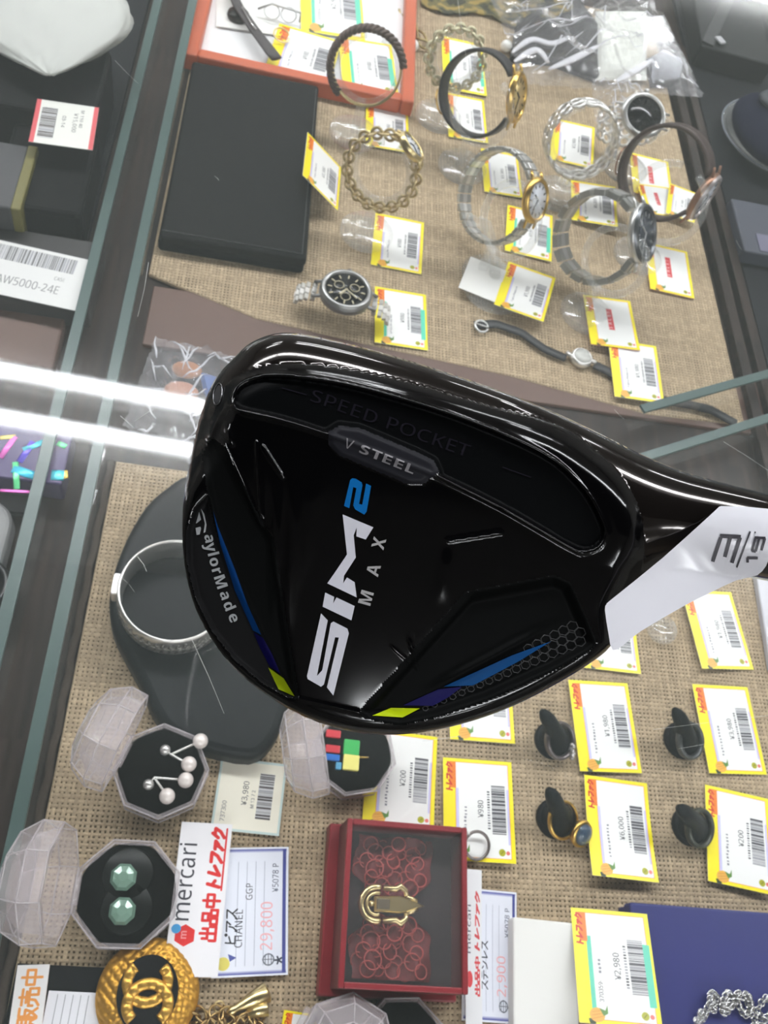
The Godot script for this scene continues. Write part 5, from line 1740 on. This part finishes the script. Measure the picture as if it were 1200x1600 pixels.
func side_trays() -> void:
	# shiny bags and what shows through them
	bag("crumpled clear plastic bag over black and white items at the back", [[800, 10], [1062, 30], [1068, 150], [790, 120]], 0.011, 0.036, 3, 0.06)
	bag("clear plastic bag with orange and blue trinkets on the brown wood floor", [[233, 525], [372, 560], [340, 700], [205, 668]], 0.0085, 0.018, 8, 0.1)
	bag("small crumpled clear bag hanging over the black-dialled watch", [[930, 132], [1020, 140], [1000, 215], [925, 180]], 0.045, 0.014, 12, 0.05)
	var st := nst()
	var pc := P(850, 62, 0.006)
	prism(st, [[796, 92], [806, 40], [830, -10], [905, 0], [935, 40], [966, 108], [930, 124], [860, 98]].map(func(p): var w := P(p[0], p[1], 0.004); return Vector2(w.x, w.z)), 0.0006, 0.006, 0.002)
	tag(obj("black_pouch", fin(st), mat(rgb(10, 10, 12), 0.25)), "black glossy pouch inside the shiny bag at the back", "pouch")
	st = nst()
	for p in [[[800, 82], [830, 62], [862, 68], [893, 56]], [[804, 96], [838, 78], [858, 100]], [[858, 108], [900, 90], [938, 70]], [[962, 128], [990, 112], [1022, 92]]]:
		var pts := []
		var rad := []
		for i in p.size() - 1:
			for k in 6:
				var a := Vector2(p[maxi(i - 1, 0)][0], p[maxi(i - 1, 0)][1])
				var e := Vector2(p[mini(i + 2, p.size() - 1)][0], p[mini(i + 2, p.size() - 1)][1])
				var c := Vector2(p[i][0], p[i][1]).cubic_interpolate(Vector2(p[i + 1][0], p[i + 1][1]), a, e, k / 6.0)
				pts.append(P(c.x, c.y, 0.0095))
				rad.append(0.0012 + 0.0026 * sin(PI * (i + k / 6.0) / (p.size() - 1)))
		tube(st, pts, rad, 8, false, 0, 0.4)
	tag(obj("bag_glint", fin(st), mat(rgb(235, 235, 240), 0.3)), "white painted glint curls over the black pouch in the shiny bag", "ribbon")  # white curls painting the glints of the bag film
	st = nst()
	var rows := []
	for i in 14:
		var row := []
		for j in 14:
			var p := P(930 + 80 * j / 13.0, 18 + 108 * i / 13.0, 0.004)
			var e := sin(PI * j / 13.0) * sin(PI * i / 13.0)
			row.append(p + V(0, 0.012 * sqrt(maxf(e, 0)) + 0.002 * sin(i * 2.1 + j * 1.3) * e, 0))
		rows.append(row)
	loft(st, rows, false, -1)
	tag(obj("tissue_wrap", fin(st), mat(rgb(236, 238, 230), 0.6)), "pale crumpled tissue wrap inside the shiny bag at the back", "wrapping")
	st = nst()
	prism(st, [[1010, 92], [1035, 78], [1070, 96], [1062, 128], [1020, 130]].map(func(p): var w := P(p[0], p[1], 0.006); return Vector2(w.x, w.z)), 0.0006, 0.008, 0.002)
	tag(obj("silver_packet", fin(st), mat(rgb(90, 92, 98), 0.15, 0.8)), "crinkled silver packet at the end of the shiny bag", "packet")
	for b in [[292, 578, 0.0075, rgb(206, 140, 92), "orange trinket at the back of the clear bag"], [283, 612, 0.0085, rgb(214, 150, 120), "orange trinket at the front of the clear bag"]]:
		st = nst()
		ball(st, P(b[0], b[1], 0.004), b[2], V(1.25, 0.45, 0.85), 16)
		tag(obj("trinket", fin(st), mat(b[3], 0.5)), b[4], "trinket", "orange trinkets in the clear bag")
	st = nst()
	prism(st, [[312, 582], [340, 590], [372, 622], [330, 632], [318, 610]].map(func(p): var w := P(p[0], p[1], 0.003); return Vector2(w.x, w.z)), 0.0006, 0.0055, 0.002)
	tag(obj("trinket", fin(st), mat(rgb(60, 110, 190), 0.45)), "blue trinket in the clear bag beside the club's toe", "trinket")

	# the right-hand trays
	var nv := thing("dish", "clear plastic dish under the navy cushion in the dark tray", "dish", P(1205, 225, 0.001))
	st = nst()
	lathe(st, [Vector2(0, 0), Vector2(0.044, 0), Vector2(0.05, 0.006), Vector2(0.054, 0.0065), Vector2(0.054, 0.0075), Vector2(0.049, 0.0075), Vector2(0.043, 0.0014), Vector2(0, 0.0014)], 56)
	obj("bowl", fin(st), M.acrylic, nv)
	st = nst()
	torus(st, V(0, 0.0075, 0), V(0, 1, 0), 0.0535, 0.0007, 64)
	obj("rim", fin(st), mat(rgb(120, 126, 136), 0.3), nv)
	st = nst()
	ball(st, P(1208, 205, 0.02), 0.04, V(0.98, 0.36, 1.25), 30)
	tag(obj("cushion", fin(st), mat(rgb(13, 17, 40), 0.7, 0.0, {"metallic_specular": 0.2})), "navy blue oval cushion in the clear dish at the picture's edge", "cushion")
	st = nst()
	ball(st, P(1222, 160, 0.036), 0.019, V(1.2, 0.3, 0.8), 20)
	tag(obj("cap", fin(st), mat(rgb(50, 54, 60), 0.5)), "grey rounded pad lying on the navy cushion", "pad")
	var db := thing("storage_box", "flat dark box behind the wood strips with a grey pull tab", "box", P(1085, 60, 0.0), -0.06)
	obj("body", bx(V(0.075, 0.02, 0.16), 0.002), mat(rgb(22, 25, 24), 0.5, 0.0, {"metallic_specular": 0.3}), db, xf(V(0.028, 0.001, -0.03)))
	obj("lid_strip", bx(V(0.012, 0.0016, 0.14), 0.0005), mat(rgb(26, 28, 28), 0.5), db, xf(V(0.02, 0.0212, -0.02), -0.35))
	obj("pull_tab", bx(V(0.007, 0.0015, 0.01), 0.0004), mat(rgb(170, 170, 172), 0.4), db, xf(P(1128, 64, 0.023) - P(1085, 60, 0.0), 0.5))
	var gb := thing("storage_box", "grey-blue flat box cut by the picture's edge beside the brown strap watch", "box", P(1160, 372, 0.0) * V(1, 0, 1))
	obj("body", bx(V(0.085, 0.012, 0.062), 0.002), mat(rgb(56, 60, 72), 0.5), gb, xf(V(0.03, 0.001, 0)))
	obj("sticker", bx(V(0.02, 0.0006, 0.02), 0.0002), mat(rgb(104, 102, 122), 0.4), gb, xf(V(0.012, 0.0131, 0.018)))
	var fr := nst()
	prism(fr, rrect(0.03, 0.075, 0.006, 5), 0.0, 0.004, 0.001, Transform3D(Basis(Vector3.UP, -0.06), P(1215, 975, 0.0) * V(1, 0, 1) + V(0.002, 0.0006, 0)), 2)
	tag(obj("frosted_plate", fin(fr), mat(rgb(190, 190, 198), 0.3)), "frosted white plastic plate at the picture's edge beside the farthest tag", "plate")

	# the left-hand tray
	var lb := thing("watch_box", "black box with a red-edged white bar code label", "box", P(90, 205, 0.0) * V(1, 0, 1) + V(-0.012, 0.001, 0.004), 0.02)
	obj("body", bx(V(0.1, 0.042, 0.075), 0.003), mat(rgb(14, 15, 16), 0.45, 0.0, {"metallic_specular": 0.25}), lb, xf(V(-0.004, 0, -0.006)))
	var q := quad_of([[57, 156], [154, 169], [140, 237], [41, 220]], 0.0446)
	obj("label", sheet(q[0] - lb.position, q[1], q[2], q[3], q[4], 0.0002), prints[8], lb).rotation.y = 0.0
	var pb := nst()
	rows = []
	for i in 20:
		var row := []
		var f := i / 19.0
		for k in 28:
			var a := TAU * k / 28
			var r := sin(PI * clampf(f * 0.92 + 0.06, 0, 1)) * (1 + 0.05 * sin(k * 1.3 + i * 0.4))
			row.append(V(0.058 * r * cos(a), 0.013 + 0.012 * r * sin(a) + 0.001 * sin(k * 2.0 + i), -0.07 + 0.13 * f))
		rows.append(row)
	rows.push_front(same(V(0, 0.013, -0.071), 28))
	rows.append(same(V(0, 0.013, 0.061), 28))
	loft(pb, rows, true, 0, xf(P(66, 62, 0.05) * V(1, 0, 1) + V(0, 0.046, -0.012), 0.25))
	tag(obj("pouch", fin(pb), mat(rgb(196, 198, 192), 0.6)), "pale grey soft pouch at the top left corner on the black box", "pouch")
	var dv := thing("watch_box", "matte black case standing between the two labelled boxes", "box", P(112, 318, 0.0) * V(1, 0, 1) + V(-0.012, 0.001, 0.004), 0.03)
	obj("body", bx(V(0.054, 0.03, 0.078), 0.004), mat(rgb(10, 10, 12), 0.5, 0.0, {"metallic_specular": 0.2}), dv)
	var pst := nst()
	for k in 2:
		box(pst, V(0.006, 0.0006, 0.0014), xf(V(-0.02, 0.0301, 0.022 + 0.006 * k), 0.1), 0.0002)
	obj("printed_mark", fin(pst), mat(rgb(150, 150, 150), 0.4), dv)
	var gs := thing("watch_box", "grey box with an olive edge at the left side of the picture", "box", P(10, 345, 0.0) * V(1, 0, 1) + V(-0.022, 0.001, -0.004), 0.02)
	obj("body", bx(V(0.07, 0.034, 0.058), 0.002), mat(rgb(62, 62, 64), 0.5), gs)
	obj("edge_band", bx(V(0.006, 0.0345, 0.0585), 0.001), mat(rgb(110, 104, 50), 0.5), gs, xf(V(0.037, 0, 0)))
	var wl := thing("watch_box", "box with a large grey bar code label beside the wood rail", "box", P(58, 440, 0.0) * V(1, 0, 1) + V(-0.022, 0.001, 0.003), 0.0)
	obj("body", bx(V(0.12, 0.016, 0.058), 0.002), mat(rgb(40, 38, 38), 0.5), wl)
	q = quad_of([[-18, 372], [141, 407], [124, 487], [-34, 452]], 0.0185)
	obj("label", sheet(q[0] - wl.position, q[1], q[2], q[3], q[4], 0.0001), prints[9], wl)
	# holographic box
	var hb := thing("holographic_box", "iridescent foil box with rainbow streaks beside the glass divider", "box", P(18, 728, 0.0) * V(1, 0, 1) + V(-0.018, 0.001, 0), 0.0)
	obj("body", bx(V(0.1, 0.016, 0.036), 0.0012), mat(rgb(50, 34, 84), 0.35, 0.2), hb, xf(V(0, 0, 0.0)))
	var cols := [rgb(255, 120, 220), rgb(90, 230, 250), rgb(80, 220, 255), rgb(120, 250, 170), rgb(250, 220, 110), rgb(110, 90, 230)]
	var ln := [[[0, 715], [24, 682], 0, 0.0016], [[24, 682], [0, 684], 4, 0.0013], [[36, 703], [70, 690], 1, 0.0018], [[20, 732], [58, 745], 2, 0.0026], [[24, 722], [26, 764], 3, 0.0016], [[80, 742], [100, 743], 1, 0.0032], [[90, 692], [103, 698], 3, 0.0016], [[0, 766], [52, 769], 0, 0.0009], [[30, 722], [52, 690], 5, 0.0018], [[96, 742], [106, 741], 4, 0.0026]]
	for s in ln:
		var a: Vector3 = P(s[0][0], s[0][1], 0.0172) - hb.position
		var b: Vector3 = P(s[1][0], s[1][1], 0.0172) - hb.position
		st = nst()
		tube(st, [a, b], s[3], 6, false, 0, 0.12, Vector3.UP)
		obj("foil_streak", fin(st), mat(cols[s[2]], 0.25, 0.2), hb)
	var bt := obj("black_tape", bx(V(0.09, 0.004, 0.012), 0.001), M.black, null, xf(P(0, 790, 0.0) * V(1, 0, 1) + V(-0.03, 0.001, 0)))
	tag(bt, "black strip below the iridescent foil box at the left edge", "strip")
	st = nst()
	prism(st, rrect(0.06, 0.06, 0.016, 8), 0.0, 0.01, 0.003, xf(P(-30, 870, 0.0) * V(1, 0, 1) + V(-0.016, 0.001, 0)), 3)
	tag(obj("grey_device", fin(st), mat(rgb(120, 120, 120), 0.35)), "grey rounded device at the left edge beside the glass divider", "device")
	st = nst()
	lathe(st, [Vector2(0, 0), Vector2(0.016, 0), Vector2(0.017, 0.002), Vector2(0.015, 0.016), Vector2(0.012, 0.017), Vector2(0.012, 0.013), Vector2(0, 0.012)], 36, xf(P(-12, 935, 0.0) * V(1, 0, 1) + V(-0.004, 0.001, 0)))
	tag(obj("lens_barrel", fin(st), mat(rgb(20, 20, 22), 0.3)), "black round lens barrel at the left edge below the grey device", "lens")

func goods() -> void:
	tags()
	front_tray()
	rear_tray()
	side_trays()

func _ready() -> void:
	var cam := Camera3D.new()
	cam.name = "camera"
	var lens := CameraAttributesPhysical.new()
	lens.frustum_focal_length = 24.0
	lens.frustum_focus_distance = 0.2
	lens.exposure_aperture = 40.0
	cam.attributes = lens
	cam.keep_aspect = Camera3D.KEEP_HEIGHT
	cam.far = 60.0
	cam.fov = rad_to_deg(2.0 * atan(800.0 / FP))
	cam.near = 0.01
	cam.transform = Transform3D(Basis(CR, CU, -CF).orthonormalized(), EYE)
	add_child(cam)
	cam.current = true
	var we := WorldEnvironment.new()
	we.name = "environment"
	var env := Environment.new()
	env.background_mode = Environment.BG_COLOR
	env.background_color = Color(0.03, 0.03, 0.03)
	env.tonemap_mode = Environment.TONE_MAPPER_LINEAR
	env.tonemap_exposure = EXPOSURE
	env.sdfgi_enabled = true
	env.ssao_enabled = true
	env.ssil_enabled = true
	we.environment = env
	add_child(we)
	rng.seed = 11
	F_REG = SystemFont.new()
	F_REG.font_names = PackedStringArray(["Droid Sans"])
	F_BOLD = SystemFont.new()
	F_BOLD.font_names = PackedStringArray(["Droid Sans"])
	F_BOLD.font_weight = 700
	materials()
	room()
	showcase()
	club()
	goods()

const EXPOSURE := 1.58
